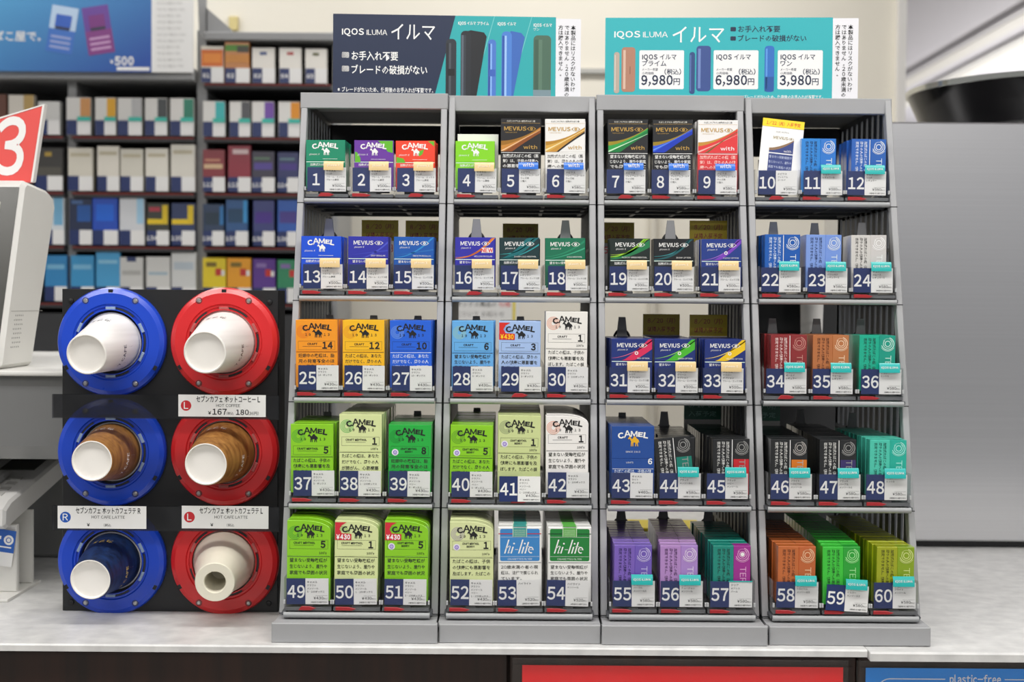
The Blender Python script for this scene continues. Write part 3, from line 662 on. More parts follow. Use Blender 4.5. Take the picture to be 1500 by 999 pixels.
def share(key, mb, name, parent):
    if key not in SHARED:
        o = mb.build(name, parent); SHARED[key] = o; return o
    o = SHARED[key].copy(); COL.objects.link(o); o.parent = parent; return o
def names_for(n):
    r = lane_row(n); j = (n - 1) % 12
    d = PACKS.get(n)
    if d is None: return ['メビウス', 'プレミアム', 'ゴールド'], '¥580'
    k = d['k']
    if k == 'T':
        v = {11: 'レギュラーS', 12: 'リッチ', 22: 'ルビー', 23: 'バランスド', 24: 'スムース', 34: 'ボールド', 35: 'ウォーム', 36: 'ミントS', 44: 'ブラック', 45: 'ブラック', 46: 'ブライト', 47: 'ブラック', 48: 'ミントS', 55: 'パープル', 56: 'フュージョン', 57: 'オアシス', 58: 'トロピカル', 59: 'イエロー', 60: 'ブライト'}[n]
        v2 = {12: 'レギュラー', 22: 'レギュラー', 23: 'レギュラーS', 24: 'レギュラーS', 34: 'レギュラー', 35: 'レギュラー', 44: 'メンソールS', 45: 'ルビー', 46: 'トロピカル', 47: 'パープル', 55: 'メンソールS', 56: 'メンソール', 57: 'パール', 58: 'メンソールS', 59: 'メンソールS', 60: 'メンソール'}.get(n)
        v3 = {45: 'メンソール', 46: 'メンソール', 47: 'メンソールS'}.get(n)
        return [s for s in ('テリア', v, v2, v3) if s], '¥580'
    if k == 'H': return (['ハイライト'] if n == 53 else ['ハイライト', 'メンソール']), '¥520'
    if k == 'W': return ['メビウス', 'プレミアムゴールド', 'ウィズ用', '５個入'], '¥580'
    if k == 'S' and d['brand'] == 'c': return ['キャメル', 'リッチ', 'プルーム・エックス', 'プルーム専用'], '¥500'
    if k == 'S': return ['メビウス', {31: 'レッド', 32: 'グリーン', 33: 'イエロー', 21: 'パープル', 20: 'シャープ', 18: 'コールド'}.get(n, 'ディープ'), {31: 'オプション', 32: 'オプション', 33: 'オプション', 21: 'オプション'}.get(n, 'レギュラー'), 'プルーム・エックス用'], '¥500'
    if n == 43: return ['キャメル', 'ライト', 'ボックス'], '¥460'
    s = ['キャメル', 'クラフト']
    if d.get('n1'): s.append('メンソール')
    if d.get('berry'): s.append('ベリー')
    s.append(d['num'] + ('・ボックス' if k == 'K' else '・100ボックス'))
    return s, '¥430'
CW, CH, NP = .0525, .0325, .0236
TAN = mat('#e0c48c', .4, 0, .3); TEAL = mat('#1fb4b0', .35, 0, .3); WBLUE = mat('#1a6ed8', .35, 0, .3); CARDW = mat('#f0f0ee', .4, 0, .25)
def price_card(n, loc, cw=CW):
    t = thing('price_card', f'price card numbered {numword(n)} in white on navy, before the {short(n)} pack', 'price card', loc, 'numbered price cards on the rack trays')
    k = PACKS[n]['k'] if n in PACKS else 'N'
    h0 = cw / 2
    b = MB(); b.box(-h0, -h0 + NP, 0, .0003, 0, CH, NAVY)
    b.text(str(n), -h0 + NP / 2 + .0002, .0084, .0206, INKW, -.0001, 'c', .022, .84, res=3); b.build('number_panel', t)
    b = MB(); b.box(-h0 + NP, h0, 0, .0003, 0, CH, CARDW)
    ls, pr = names_for(n); u = -h0 + NP + .0022
    for q, s in enumerate(ls):
        sz = .0033 if q == 0 else .0029
        vs, fs, x0, x1 = glyphs(s, .01, 0, 1); wd = min(1., (cw - NP - .004) / ((x1 - x0) * sz))
        b.text(s, u, CH - .0058 - q * .0040, sz, INKK, -.0001, bold=.02 if q == 0 else .008, sx=wd)
    b.rect(h0 - .0165, h0 - .0015, .0108, .0110, INKK)
    b.text(pr, h0 - .0065, .0062, .0046, INKK, -.0001, 'r', .012); b.text('(税込)', h0 - .0012, .0062, .0022, INKK, -.0001, 'r')
    b.text('20歳未満の方には販売できません', h0 - .0012, .0018, .0023, INKK, -.0001, 'r', .02, width=.021)
    b.build('name_panel', t)
    tc = {'S': TAN, 'W': WBLUE, 'T': TEAL}.get(k)
    if tc:
        b = MB(); lo, hi = (CH - .0042, CH + .0082) if k != 'W' else (CH - .001, CH + .0085)
        x0 = -h0 + NP - .001
        b.prism([(-.0052, lo), (-.0052, lo + .002), (-.0045, hi - .003), (-.0025, hi), (-.0005, hi), (-.0005, hi - .001), (-.0023, hi - .001), (-.004, hi - .0035), (-.0046, lo)][::-1], x0, x0 + .0268, tc, 0, 'x')
        if n == 57: b = MB(); b.box(x0, h0, -.0006, -.0001, CH - .0005, CH + .001, tc)
        s, sz = ('ploom X', .0038) if k == 'S' else ('with', .0062) if k == 'W' else ('IQOS ILUMA', .0036)
        if n != 57:
            v0 = lo + (.0035 if k == 'W' else .0055)
            sl = .0052 - .0007 * (v0 + .001 - lo - .002) / max(.001, hi - lo - .005)
            b.text(s, x0 + .0134, v0, sz, ink('#fff6e0') if k == 'S' else INKW, -sl - .0004, 'c', .02)
        b.build('tab', t)
    return t
for n in range(1, 61):
    r = lane_row(n); x = lane_x(n); d = PACKS.get(n)
    t = thing('pusher_tray', f'clear spring pusher tray holding price card {numword(n)} on the rack', 'shelf tray', (x, YF[r], ZB[r]), 'clear pusher trays on the rack shelves')
    share('base', _pb, 'base', t); share('plate', _pp, 'front_plate', t)
    for sx in (-.0292, .0292):
        o = share('hook', _ph, 'clip', t); o.location = (sx, 0, 0)
    for sx in (-.0299, .0299):
        o = share('dv', _dv, 'divider', t); o.location = (sx, 0, 0)
    if n in (1, 3, 10, 16, 29, 34, 41, 49, 7): share('red2', _red2, 'red_catch', t)
    else: share('red', _red, 'red_catch', t)
    yb = (d['back'] if d else YF[r] + .03) - YF[r] + .001
    yb = {14: .169, 15: .174, 17: .234, 19: .184, 21: .124, 32: .204, 33: .154, 45: .249, 46: .229}.get(n, yb + (.004 if n == 4 else 0))
    if n < 13 and n != 10: pz = share('pshort', _ps, 'pusher', t); pz.location = (0, yb, 0)
    else:
        pz = share('push', _pu, 'pusher', t); pz.location = (0, yb, 0)
        g = share('ringh', _rg, 'loop', pz); g.location = (0, 0, 0)
    dz = -.005 if n == 41 else -.003 if n == 59 else 0
    c = price_card(n, (x + random.uniform(-.0012, .0012), YF[r] + .0011, ZB[r] + dz))
    c.rotation_euler = (0, R({59: 3.0, 53: -.8, 54: .9, 50: -.8}.get(n, random.uniform(-.35, .35))), 0)
    if dz: c.location.y = YF[r] - .0012 - .0016
# restock notices standing behind the packs
NDEEP = {14: .165, 15: .17, 17: .23, 19: .18, 21: .12, 32: .2, 33: .15, 45: .245, 46: .225}
def notice(n, head, lines, lab, h=.097, white=True):
    r = lane_row(n); d = PACKS[n]
    t = thing('restock_notice', lab, 'notice card', (lane_x(n) + {19: -.004, 15: .002}.get(n, 0), YF[r] + NDEEP[n], ZB[r] + .004))
    w = .0265
    b = MB(); b.box(-w, w, 0, .0025, 0, h - .03, WHITE, .0004)
    if white and len(lines) > 2: b.text(lines[2], 0, h - .045, .0125, ink('#c82438'), align='c', bold=.03)
    b.build('card', t)
    b = MB(); b.box(-w, w, -.0002, .0027, h - .03, h, ink(head), .0004)
    for q, s in enumerate(lines[:2]): b.text(s, 0, h - .0125 - q * .0125, .0084, ink('#b0401e') if white else ink('#9fd8cc'), -.0004, 'c', .015, width=.040)
    b.build('header', t)
YN = '#d8be1a'
for n, w in ((14, 'violet-blue'), (15, 'mid blue'), (17, 'dark teal'), (19, 'lime-curved black'), (21, 'purple-curved'), (32, 'green-curved'), (33, 'yellow-curved')):
    notice(n, YN, ['8/20（月）', '以降入荷予定', '500円'], f'yellow restock notice standing behind the {w} packs of card {numword(n)}')
notice(45, '#0c7a60', ['8/20（月）', '入荷予定'], 'teal restock notice standing behind the packs of card forty-five', .108, False)
notice(46, '#0c7a60', ['8/20（月）', '入荷予定'], 'teal restock notice standing behind the packs of card forty-six', .108, False)
d4 = PACKS[4]; b = MB(); b.box(-.027, .029, 0, .002, 0, .077, WHITE, .0004); o = b.build('blank_card'); o.location = (lane_x(4), d4['back'] + .0006, ZB[0] + .004)
tag(o, 'plain white card behind the lime green pack of card four', 'card')
# leaning printed card in the empty lane 10
t = thing('restock_notice', 'white card with yellow heading leaning behind price card ten', 'notice card', (lane_x(10) + .001, YF[0] + .006, ZB[0] + .006), rot=(R(-7), R(6), 0))
b = MB(); w = .0285; b.box(-w, w, 0, .0006, 0, .088, CARDW)
b.text('MEVIUS', -.012, .071, .0052, ink('#9a8a5a'), bold=.02, width=.02); eye(b, .0125, .0728, .0032, ink('#9a8a5a'))
b.text('たばこカプセル', 0, .080, .0026, INKK, align='c')
b.swoosh(-.0165, .0165, lambda t: .052, lambda t: .052 + .003 + .0155 * t ** 1.8, ink('#24387e')); b.swoosh(-.0165, .0165, lambda t: .0545 + .0155 * t ** 1.8, lambda t: .058 + .0135 * t ** 1.6, ink('#8a6a4a'), -.0002)
b.rect(-.0165, .0165, .014, .0505, ink('#24387e')); b.text('with', .014, .0535, .0045, INKW, -.0003, 'r')
for q, s in enumerate(['望まない受動喫煙が', '生じないよう、屋外や', '家庭でも周囲の状況']): b.text(s, -.0155, .0445 - q * .007, .004, ink('#c8d4ee'), -.0003, width=.031)
b.build('card', t)
b = MB(); b.box(-w, w, -.0004, .0008, .0875, .0985, ink('#f4d81e')); b.text('1/22（月）入荷予定', 0, .0905, .0058, ink('#d8501e'), -.0006, 'c', .015, width=.047); b.build('header', t)

# ------------------------------------------------------------------ signs on top of the racks
def sign_base(lab, pl, pr, top, yaw, Y=.235):
    a, c = at(pl, top, Y), at(pr, top, Y); Wd = c.x - a.x; z0 = .7078
    t = thing('sign_board', lab, 'sign', (a.x, Y, z0), rot=(0, 0, R(yaw)))
    return t, Wd / math.cos(R(yaw)), a.z - z0
TEALS = ink('#2aa8ac'); NAVYS = ink('#1c2946')
def warn_panel(t, x0, x1, H, c):
    b = MB(); b.box(x0, x1, 0, .003, 0, H, mat('#e9e9ee', .3, 0, .3))
    xm = (x0 + x1) / 2 - .002; p = .0104
    for q, s in enumerate(['本製品にはリスクがないわけ', 'ではありません。20歳未満の', '方は購入できません。']): b.vtext(s, xm + (1 - q) * .0088, H - .009, .0072, INKK, 1.0, bold=.015)
    b.build('warning_panel', t)
t, Wd, H = sign_base('navy and teal sign board with dark and blue devices on the left racks', 488, 852, 20, 2.5)
xs = Wd * (815 - 488) / 364
b = MB(); b.box(0, xs, 0, .003, 0, H, TEALS)
u = lambda px: (px - 488) / 364 * Wd
v = lambda py: H - (py - 18) / 364 * Wd
b.poly([(0, 0), (u(636), 0), (u(667), H), (0, H)], NAVYS)
for pa, pb_ in (((690, 0), (724, H)), ((745, 0), (779, H))): b.poly([(u(pa[0]), 0), (u(pa[0]) + .0008, 0), (u(pb_[0]) + .0008, H), (u(pb_[0]), H)], ink('#7fd0d0'), -.00012)
b.text('IQOS', u(501), v(48), .0115, INKW, bold=.02, width=u(533) - u(501)); b.text('ILUMA', u(537), v(48), .0100, INKW, width=u(567) - u(537))
b.text('イルマ', u(573), v(53), .0265, INKW, width=u(637) - u(573))
for yy in (82, 102): b.poly(rrect(u(501), u(511.5), v(yy), v(yy) + .008, .0015, 3), INKW)
b.text('お手入れ不要', u(515), v(84), .0135, INKW, bold=.03, width=u(583) - u(515)); b.text('ブレードの破損がない', u(515), v(104), .0135, INKW, bold=.03, width=u(626) - u(515))
b.text('※ブレードがないため、使用後のお手入れが不要です。', u(495), v(131), .0075, INKW, bold=.02, width=u(635) - u(495))
b.text('IQOS イルマ プライム', u(671), v(31), .0056, INKW, bold=.02, width=u(716) - u(671)); b.text('IQOS イルマ', u(729), v(31), .0056, INKW, bold=.02, width=u(756) - u(729)); b.text('IQOS イルマ', u(782), v(32), .0056, INKW, bold=.02, width=u(809) - u(782)); b.text('ワン', u(782), v(38), .0046, INKW)
def dev(x0, x1, ytop, c1, c2, c3, cut=0.5):
    xa, xb, yt = u(x0), u(x1), v(ytop); wv = xb - xa
    b.poly(rrect(xa, xb, 0.0005, yt, min(.006, wv / 2.2), 5), ink(c1), -.0002)
    b.rect(xa + wv * .06, xa + wv * .28, .001, yt - .006, ink(c3), -.00028); b.rect(xa + wv * .30, xa + wv * .5, .001, yt - .006, ink(c2), -.00028)
b.poly([(u(675), .0005), (u(698), .0005), (u(713), v(48)), (u(709), v(42)), (u(690), v(39)), (u(678), v(42))], ink('#1d2024'), -.00018, True)
dev(653, 668.5, 52, '#2a3038', '#4a5058', '#22262c'); dev(675, 690, 40, '#23272d', '#343a42', '#5a6470')
b.poly([(u(740), .0005), (u(752), .0005), (u(769), v(48)), (u(764), v(42)), (u(748), v(39))], ink('#3a68b8'), -.00018, True)
dev(715, 727, 52, '#4a78c8', '#88b4f0', '#2a4a98'); dev(735, 750, 40, '#4a80d0', '#9cc4f4', '#2c54a8')
dev(782, 808, 45, '#4a6a58', '#5a7a66', '#3e5c4c'); b.rect(u(782), u(808), .0006, v(125), ink('#7a9098'), -.0003)
b.rect(u(656), u(666), v(106), v(96), ink('#15181c'), -.0003); b.rect(u(717), u(726), v(106), v(96), ink('#3a62b8'), -.0003)
b.build('printed_board', t); warn_panel(t, xs, Wd, H - .002, 1)
t, Wd, H = sign_base('teal sign board with three white price boxes on the right racks', 887, 1254, 26, -2.5)
xs = Wd * (1217 - 887) / 367
u = lambda px: (px - 887) / 367 * Wd
v = lambda py: H - (py - 26) / 367 * Wd
b = MB(); b.box(0, xs, 0, .003, 0, H, ink('#31b0b8'))
b.text('IQOS', u(900), v(54.5), .0115, INKW, bold=.02, width=u(938) - u(900)); b.text('ILUMA', u(942), v(54.5), .0105, INKW, width=u(978) - u(942)); b.text('イルマ', u(985), v(61), .027, INKW, width=u(1060) - u(985))
for yy in (46, 59.5): b.poly(rrect(u(1069), u(1077), v(yy), v(yy) + .006, .0012, 3), NAVYS)
b.text('お手入れ不要', u(1080), v(46.5), .0098, NAVYS, bold=.03, width=u(1141) - u(1080)); b.text('ブレードの破損がない', u(1080), v(60), .0098, NAVYS, bold=.03, width=u(1179) - u(1080))
for x0, l2, pr in ((937, 'プライム', '9,980'), (1045, '', '6,980'), (1138, 'ワン', '3,980')):
    x1 = x0 + 65; b.poly(rrect(u(x0), u(x1), v(130), v(73.5), .0018, 3), mat('#f0f0f0', .4), -.00014)
    b.text('IQOS イルマ', u(x0 + 4), v(86.5), .0088, NAVYS, -.0003, bold=.03, width=u(x0 + 54) - u(x0 + 4))
    if l2: b.text(l2, u(x0 + 4), v(96), .0088, NAVYS, -.0003, bold=.03)
    b.text('メーカー希望', u(x0 + 4), v(103), .0042, NAVYS, -.0003, width=u(26) - u(3)); b.text('小売価格', u(x0 + 4), v(108.5), .0042, NAVYS, -.0003)
    b.text('(税込)', u(x0 + 61), v(108), .0085, NAVYS, -.0003, 'r', .025); b.text(pr, u(x0 + 3), v(123.5), .0175, NAVYS, -.0003, bold=.028, width=u(48) - u(2)); b.text('円', u(x0 + 50), v(123), .0105, NAVYS, -.0003, bold=.025)
b.text('※ブレードがないため、使用後のお手入れが不要です。', u(1204), v(143), .005, INKW, bold=.01, align='r', width=u(120) - u(0))
def dv2(x0, x1, y0, y1, cols):
    xa, xb = u(x0), u(x1); w = xb - xa
    b.poly(rrect(xa, xb, v(y1), v(y0), min(.0045, w / 2.2), 5), ink(cols[0]), -.0002)
    b.rect(xa + w * .12, xa + w * .3, v(y1) + .004, v(y0) - .004, ink(cols[1]), -.0003)
dv2(900, 908, 76, 136, ('#b8a89a', '#d8ccc0')); dv2(911, 931, 69, 134, ('#b07f68', '#d8b8a4')); b.rect(u(923), u(924), v(108), v(97), ink('#7a5444'), -.0003)
dv2(1010, 1018, 76, 137, ('#2f4a80', '#5a7ab8')); dv2(1020, 1041, 67, 133, ('#39508e', '#7088c0'))
dv2(1119, 1133, 67, 134, ('#2f6ec0', '#5a98e0')); b.rect(u(1119.5), u(1132.5), v(133), v(112), ink('#2858a0'), -.0003)
b.build('printed_board', t); warn_panel(t, xs, Wd, H - .001, 1)

# ------------------------------------------------------------------ cup dispenser
YP = .15
a, c = at(91, 423, YP), at(408, 423, YP); zt = a.z; pxs = (408 - 91) / (c.x - a.x)
BLUE_R = mat('#1245c8', .3, 0, .3); RED_R = mat('#d8262a', .3, 0, .3); PANEL = mat('#17181a', .42, var=.1)
t = thing('cup_dispenser', 'black upright cup dispenser with three blue and three red rings', 'cup dispenser', (a.x, YP, 0))
PW = c.x - a.x
b = MB(); b.box(0, PW, 0, .004, .0002, zt, PANEL, .0008); b.box(0, .02, .004, .055, .0002, zt, PANEL, .0008); b.box(PW - .02, PW, .004, .055, .0002, zt, PANEL, .0008); b.box(.02, PW - .02, .05, .055, .0002, zt, PANEL)
for x_ in (.012, PW - .012):
    for z_ in (.012, .045, zt - .016): b.lathe([(.0001, .003), (.0035, .002), (.004, 0)], BLACK, Matrix.Translation((x_, 0, z_)) @ Matrix.Rotation(R(90), 4, 'X'), 12)
b.build('panel', t)
FX = Matrix.Rotation(R(90), 4, 'X')              # local z -> -Y (towards the viewer)
SCREW = mat('#b8b8b4', .3, .8); CLIP = mat('#8fa4c4', .35)
rows = (501, 662, 822)
cups = []
for ri, py in enumerate(rows):
    for ci, pxx in enumerate((163.5, 329)):
        q = at(pxx, py, YP - .008); x, z = q.x - a.x, q.z
        M = Matrix.Translation((x, 0, z)) @ FX; mm = (BLUE_R, RED_R)[ci]
        b = MB(); b.lathe([(.0500, .0002), (.0500, .012), (.0515, .0138), (.0655, .0138), (.0712, .0105), (.0730, .006), (.0730, .0002)], mm, M, 72)
        b.lathe([(.0500, .012), (.0475, .012), (.0470, .0105), (.0442, .0105), (.0442, .0145), (.0428, .0145), (.0428, .001)], mm, M, 72)
        for k in range(5):                           # slots around the throat
            an = 90 + k * 72 + 30; b.ring(x, z, .0443, .0469, DARK, -.0122, an, an + 38)
        ring = b.build('ring', t)
        ring['label'] = ('blue', 'red')[ci] + ' ring'
        for an in (56, 124, 236, 304):
            b = MB(); MS = Matrix.Translation((x + .0595 * math.cos(R(an)), -.0138, z + .0668 * math.sin(R(an)))) @ FX
            b.lathe([(.0001, .0016), (.002, .0015), (.0030, .0004), (.0032, 0)], SCREW, MS, 14); b.lathe([(.0036, .0001), (.0044, .0001)], DARK, MS, 14)
            b.build('screw', ring)
        for an in (90, 25, 155, 335, 270):
            b = MB(); cx, cz = x + .0453 * math.cos(R(an)), z + .0453 * math.sin(R(an))
            b.M = Matrix.Translation((cx, -.0125, cz)) @ Matrix.Rotation(R(90 - an), 4, 'Y'); b.box(-.0065, .0065, -.002, .001, -.0022, .0022, CLIP if ci == 0 else mat('#b85a58', .35), .0005)
            b.build('clip', ring)
        for an in (90, 210, 330):
            b = MB(); b.M = Matrix.Translation((x + .0684 * math.cos(R(an)), -.0128, z + .0684 * math.sin(R(an)))) @ Matrix.Rotation(R(90 - an), 4, 'Y'); b.box(-.003, .003, -.0005, .001, -.0022, .0022, BLACK)
            b.build('notch', ring)
        cups.append((ri, ci, Vector((a.x + x, YP, z))))
def strip(y0, y1, lab):
    p, q = at(78, y0, YP - .06), at(409, y1, YP - .06)
    b = MB(); X0, X1 = p.x - a.x, q.x - a.x
    b.box(X0, X1, -.0652, -.064, q.z, p.z, SMOKE); b.box(X0, X1, -.061, -.0598, q.z, p.z, clear('dark_acrylic', (.5, .5, .51), .1)); b.box(X0, X1, -.0652, -.0598, q.z - .0012, q.z, SMOKE)
    for x_ in (X0 + .06, X1 - .06): b.box(x_ - .006, x_ + .006, -.0598, -.0002, q.z + .01, q.z + .014, CLEAR)
    b.build('label_strip', t)
    return p, q
def cup_label(px0, px1, y0, y1, let, lc, l1, l2, l3, lab):
    p, q = at(px0, y0, YP - .0675), at(px1, y1, YP - .0675); w, h = q.x - p.x, p.z - q.z
    o = MB(); o.box(0, w, 0, .0006, 0, h, CARDW)
    o.disc(w * .088, h * .5, h * .24, ink(lc)); o.text(let, w * .088, h * .5 - .0042, .0118, INKW, -.0002, 'c', .01)
    o.text(l1, w * .57, h * .68, .0092, INKK, align='c', bold=.028, width=w * .73); o.text(l2, w * .57, h * .45, .0050, INKK, align='c')
    for (s, f, sz) in l3: o.text(s, w * f, h * .10, sz, INKK, bold=.02 if sz > .005 else 0)
    ob = o.build('price_label'); ob.location = (p.x, YP - .0665, q.z); tag(ob, lab, 'price label', 'cup price labels')
strip(577, 613, ''); strip(740, 777, '')
cup_label(261, 389, 578, 611, 'L', '#c8262e', 'セブンカフェ ホットコーヒー L', 'HOT COFFEE', [('¥', .34, .0060), ('167', .39, .0100), ('(税込', .55, .0042), ('180', .66, .0088), ('.36円)', .80, .0050)], 'white label with a red L badge and the price 167')
cup_label(84, 214, 741, 775, 'R', '#1a58b8', 'セブンカフェ ホットカフェラテ R', 'HOT CAFÉ LATTE', [('¥', .33, .0055), ('(税込', .52, .0042)], 'white label with a blue R badge below the left brown cup')
cup_label(266, 393, 741, 775, 'L', '#c8262e', 'セブンカフェ ホットカフェラテ L', 'HOT CAFÉ LATTE', [('¥', .33, .0055), ('(税込', .52, .0042)], 'white label with a red L badge below the right brown cup')
PAPER = mat('#f2efe9', .6, var=.01); CUPW = streaks('ribbed_white', '#e2dfda', '#f4f2ee', (3, 3, 90), .55, detail=2)
CUPB = streaks('brown_wood_print', '#7a4f22', '#b07f42', (130, 130, 4), .5); CUPN = streaks('navy_wood_print', '#0c1830', '#1a3462', (130, 130, 4), .45)
cupspec = {(0, 0): (CUPW, INKK, 'ribbed white paper cup in the top blue ring'), (0, 1): (CUPW, INKK, 'ribbed white paper cup in the top red ring'),
           (1, 0): (CUPB, INKW, 'brown wood-print paper cup in the middle blue ring'), (1, 1): (CUPB, INKW, 'brown wood-print paper cup in the middle red ring'),
           (2, 0): (CUPN, ink('#d8b848'), 'navy wood-print paper cup in the bottom blue ring')}
aim = {(0, 0): (126.5, 519), (0, 1): (300, 516), (1, 0): (134.5, 675), (1, 1): (301.5, 680), (2, 0): (132.3, 849), (2, 1): (314.7, 853)}
for ri, ci, q in cups:
    tp = at(*aim[(ri, ci)], YP - (.098 if ci == 0 else .108)); base = q + Vector((0, -.004, 0))
    L = (tp - base).length; Mc = Matrix.Translation(base) @ (tp - base).to_track_quat('Z', 'Y').to_matrix().to_4x4()
    if (ri, ci) == (2, 1):
        t2 = thing('cup_follower', 'cream plastic tube standing out of the bottom red ring', 'cup follower')
        PL = mat('#e9e4d2', .4, 0, .1)
        b = MB(); b.lathe([(.0415, -.002), (.0415, .001), (.0412, .004), (.0385, .02), (.033, L * .45), (.0295, L * .62), (.0275, L * .8), (.0255, L - .002), (.0245, L), (.0145, L), (.0135, L - .002), (.0125, L - .06), (.0001, L - .062)], PL, Mc, 56); b.build('tube', t2)
        b = MB(); b.lathe([(.0001, .0005), (.0425, .0005), (.0425, .003), (.0415, .003)], mat('#a8a09a', .3), Mc, 40); b.build('back_plate', t2)
        continue
    sm, im, lab = cupspec[(ri, ci)]
    r0, r1 = (.0385, .0258) if ci == 0 else (.0415, .0268)
    t2 = thing('paper_cup', lab, 'cup', group='paper cups in the dispenser rings')
    b = MB(); b.lathe([(r0, .0), (r1 + .0006, L - .001), (r1, L)], sm, Mc, 56); 
    rim = MB(); rim.lathe([(r0 + .0016 * math.cos(x), .0016 * math.sin(x)) for x in [2 * math.pi * k / 8 for k in range(8)]], PAPER, Mc, 56, close=True)
    rr = lambda h: r0 + (r1 - r0) * h / L + .0003
    def onside(g, h0, ang, cs):
        """wrap a small print round the cup wall"""
        vs, fs = g.v, g.f; out = []
        for (uu, yy, vv) in vs:
            h = h0 + vv; an = ang + uu / rr(h); out.append(Mc @ Vector((rr(h) * math.cos(an), rr(h) * math.sin(an), h)))
        b.add(out, fs, cs)
    xax = (Mc.to_3x3() @ Vector((1, 0, 0))); yax = (Mc.to_3x3() @ Vector((0, 1, 0)))
    up = math.atan2(yax.z, xax.z)                  # angle whose direction is world up
    right = math.atan2(yax.x, xax.x)
    for ang, s, sz, h0 in ((up + .1, 'カフェ', .010, L * .28), (right - .35 * (1 if math.sin(right - up) < 0 else -1), '7 CAFÉ', .0085, L * .42)):
        g = MB(); g.text(s, 0, 0, sz, im, 0, 'c', .02); onside(g, h0, ang, im)
    for k in range(4):
        g = MB(); g.rect(-.012, .012, 0, .0005, im); onside(g, L * .34 - k * .003, right - .35 * (1 if math.sin(right - up) < 0 else -1), im)
    b.build('wall', t2); rim.build('rolled_rim', t2)
    b = MB(); b.lathe([(r1, L), (r1 - .0012, L + .0003), (r1 - .0022, L - .004), (.0001, L - .0045)], PAPER, Mc, 56); b.build('bottom', t2)

# ------------------------------------------------------------------ back cabinet with blurred packs
YS = 1.65
def sx(px): return at(px, 250, YS).x
def sz(py): return at(250, py, YS).z
CG = mat('#9b9c9d', .5, var=.03); CGD = mat('#3c3d3f', .55)
cab = thing('tobacco_cabinet', 'tall grey back cabinet of shelved packs along the rear wall', 'cabinet', (sx(200), YS, -.949))
cab_inv = Matrix.Translation(-cab.location)
def cabpart(b, name):
    b.v = [tuple(cab_inv @ Vector(v)) for v in b.v]; return b.build(name, cab)
def cbox(name, x0, x1, y0, y1, z0, z1, m, c=0.):
    b = MB(); b.box(x0, x1, y0, y1, z0, z1, m, c); return cabpart(b, name)
SH = [122, 201, 283, 362, 445]                    # top lip of each shelf in the picture
for px0, px1, zt_ in ((-130, -118, 112), (93, 106, 112), (284, 299, 40), (484, 492, 40)):
    cbox('upright', sx(px0), sx(px1), YS + .033, YS + .33, -.949, sz(zt_), CG, .001)
for (px0, px1, shelves) in ((-118, 93, SH[1:]), (106, 284, SH[1:]), (299, 484, SH)):
    for py in shelves:
        cbox('shelf', sx(px0), sx(px1), YS, YS + .3, sz(py + 7), sz(py), CGD); cbox('red_strip', sx(px0), sx(px1), YS - .003, YS, sz(py) - .004, sz(py) - .0005, mat('#7a2420', .5))
    cbox('back_panel', sx(px0), sx(px1), YS + .3, YS + .31, sz(460), sz(48 if px0 > 200 else 118), CGD)
cbox('top_panel', sx(-130), sx(284), YS - .01, YS + .33, sz(118), sz(100), CG, .002)
cbox('top_panel', sx(299), sx(488), YS - .002, YS + .33, sz(58), sz(46), CG, .002)
cbox('lower_panel', sx(-118), sx(484), YS + .01, YS + .3, -.949, sz(460), CGD)
b = MB(); b.prism([(sx(291), sz(108)), (sx(299), sz(108)), (sx(299), sz(46)), (sx(338), sz(46)), (sx(336), sz(40)), (sx(299), sz(8)), (sx(299), sz(-20)), (sx(286), sz(-20))], YS + .02, YS + .03, CG)
b.box(sx(299), sx(300.5), YS + .018, YS + .02, sz(46), sz(10), CGD); cabpart(b, 'wing_panel')
b = MB(); p = at(342, 34, 2.09); b.box(p.x - .012, p.x + .012, 2.085, 2.0995, p.z - .02, p.z + .018, mat('#d8c88a', .5), .002); tag(b.build('wall_switch'), 'small yellowed switch on the cream wall above the back cabinet', 'switch')
def bgpack(px0, px1, py0, py1, c, lab, card=True, num='', side=None, cols=(), tab=None, cardtop=None, plain=False):
    x0, x1, z1, z0 = sx(px0), sx(px1), sz(py0), sz(py1) + .001
    w = x1 - x0; h = z1 - z0; cx = (x0 + x1) / 2
    o = MB(); o.box(-w / 2, w / 2, 0, .022, 0, h, pk(c), .0007)
    for q, (u0, u1, v0, v1, cc) in enumerate(cols): o.rect((u0 - .5) * w, (u1 - .5) * w, v0 * h, v1 * h, ink(cc), -.0002 * (q + 1))
    ob = o.build('cigarette_pack'); ob.location = (cx, YS + .007 + random.uniform(0, .002), z0); tag(ob, lab, 'tobacco pack', 'packs in the back cabinet')
    if card:
        hc = .035; g = thing('price_card', lab.replace(' pack', ' pack').replace(lab, 'navy and white price card in front of the ' + lab), 'price card', (cx + .0015, YS + .004, z0 + .0005), 'price cards in the back cabinet')
        if len(g['label'].split()) > 16: g['label'] = 'price card before the ' + ' '.join(lab.split()[:12])
        zc = hc * .08
        m1 = MB(); m1.box(-w / 2, -w / 2 + w * .44, 0, .0004, 0, hc, NAVY)
        if num: m1.text(num, -w / 2 + w * .22, .012, .013, INKW, -.0002, 'c', .03)
        m1.build('number_panel', g); m2 = MB(); m2.box(-w / 2 + w * .44, w / 2, 0, .0004, 0, hc, CARDW); m2.build('name_panel', g)
        if tab: m3 = MB(); m3.box(-w * .05, w / 2, -.002, -.0002, hc - .002, hc + .008, tab); m3.build('tab', g)
POS = ['first', 'second', 'third', 'fourth', 'fifth']
def where(i, n, shelf, bay): return f"{['leftmost','second','middle','fourth','rightmost'][i] if n == 5 else ['leftmost','second','third','rightmost'][i]} on the {bay} {shelf} shelf"
xr5 = [(293, 326), (328, 364), (368, 401), (408, 440), (446, 477)]
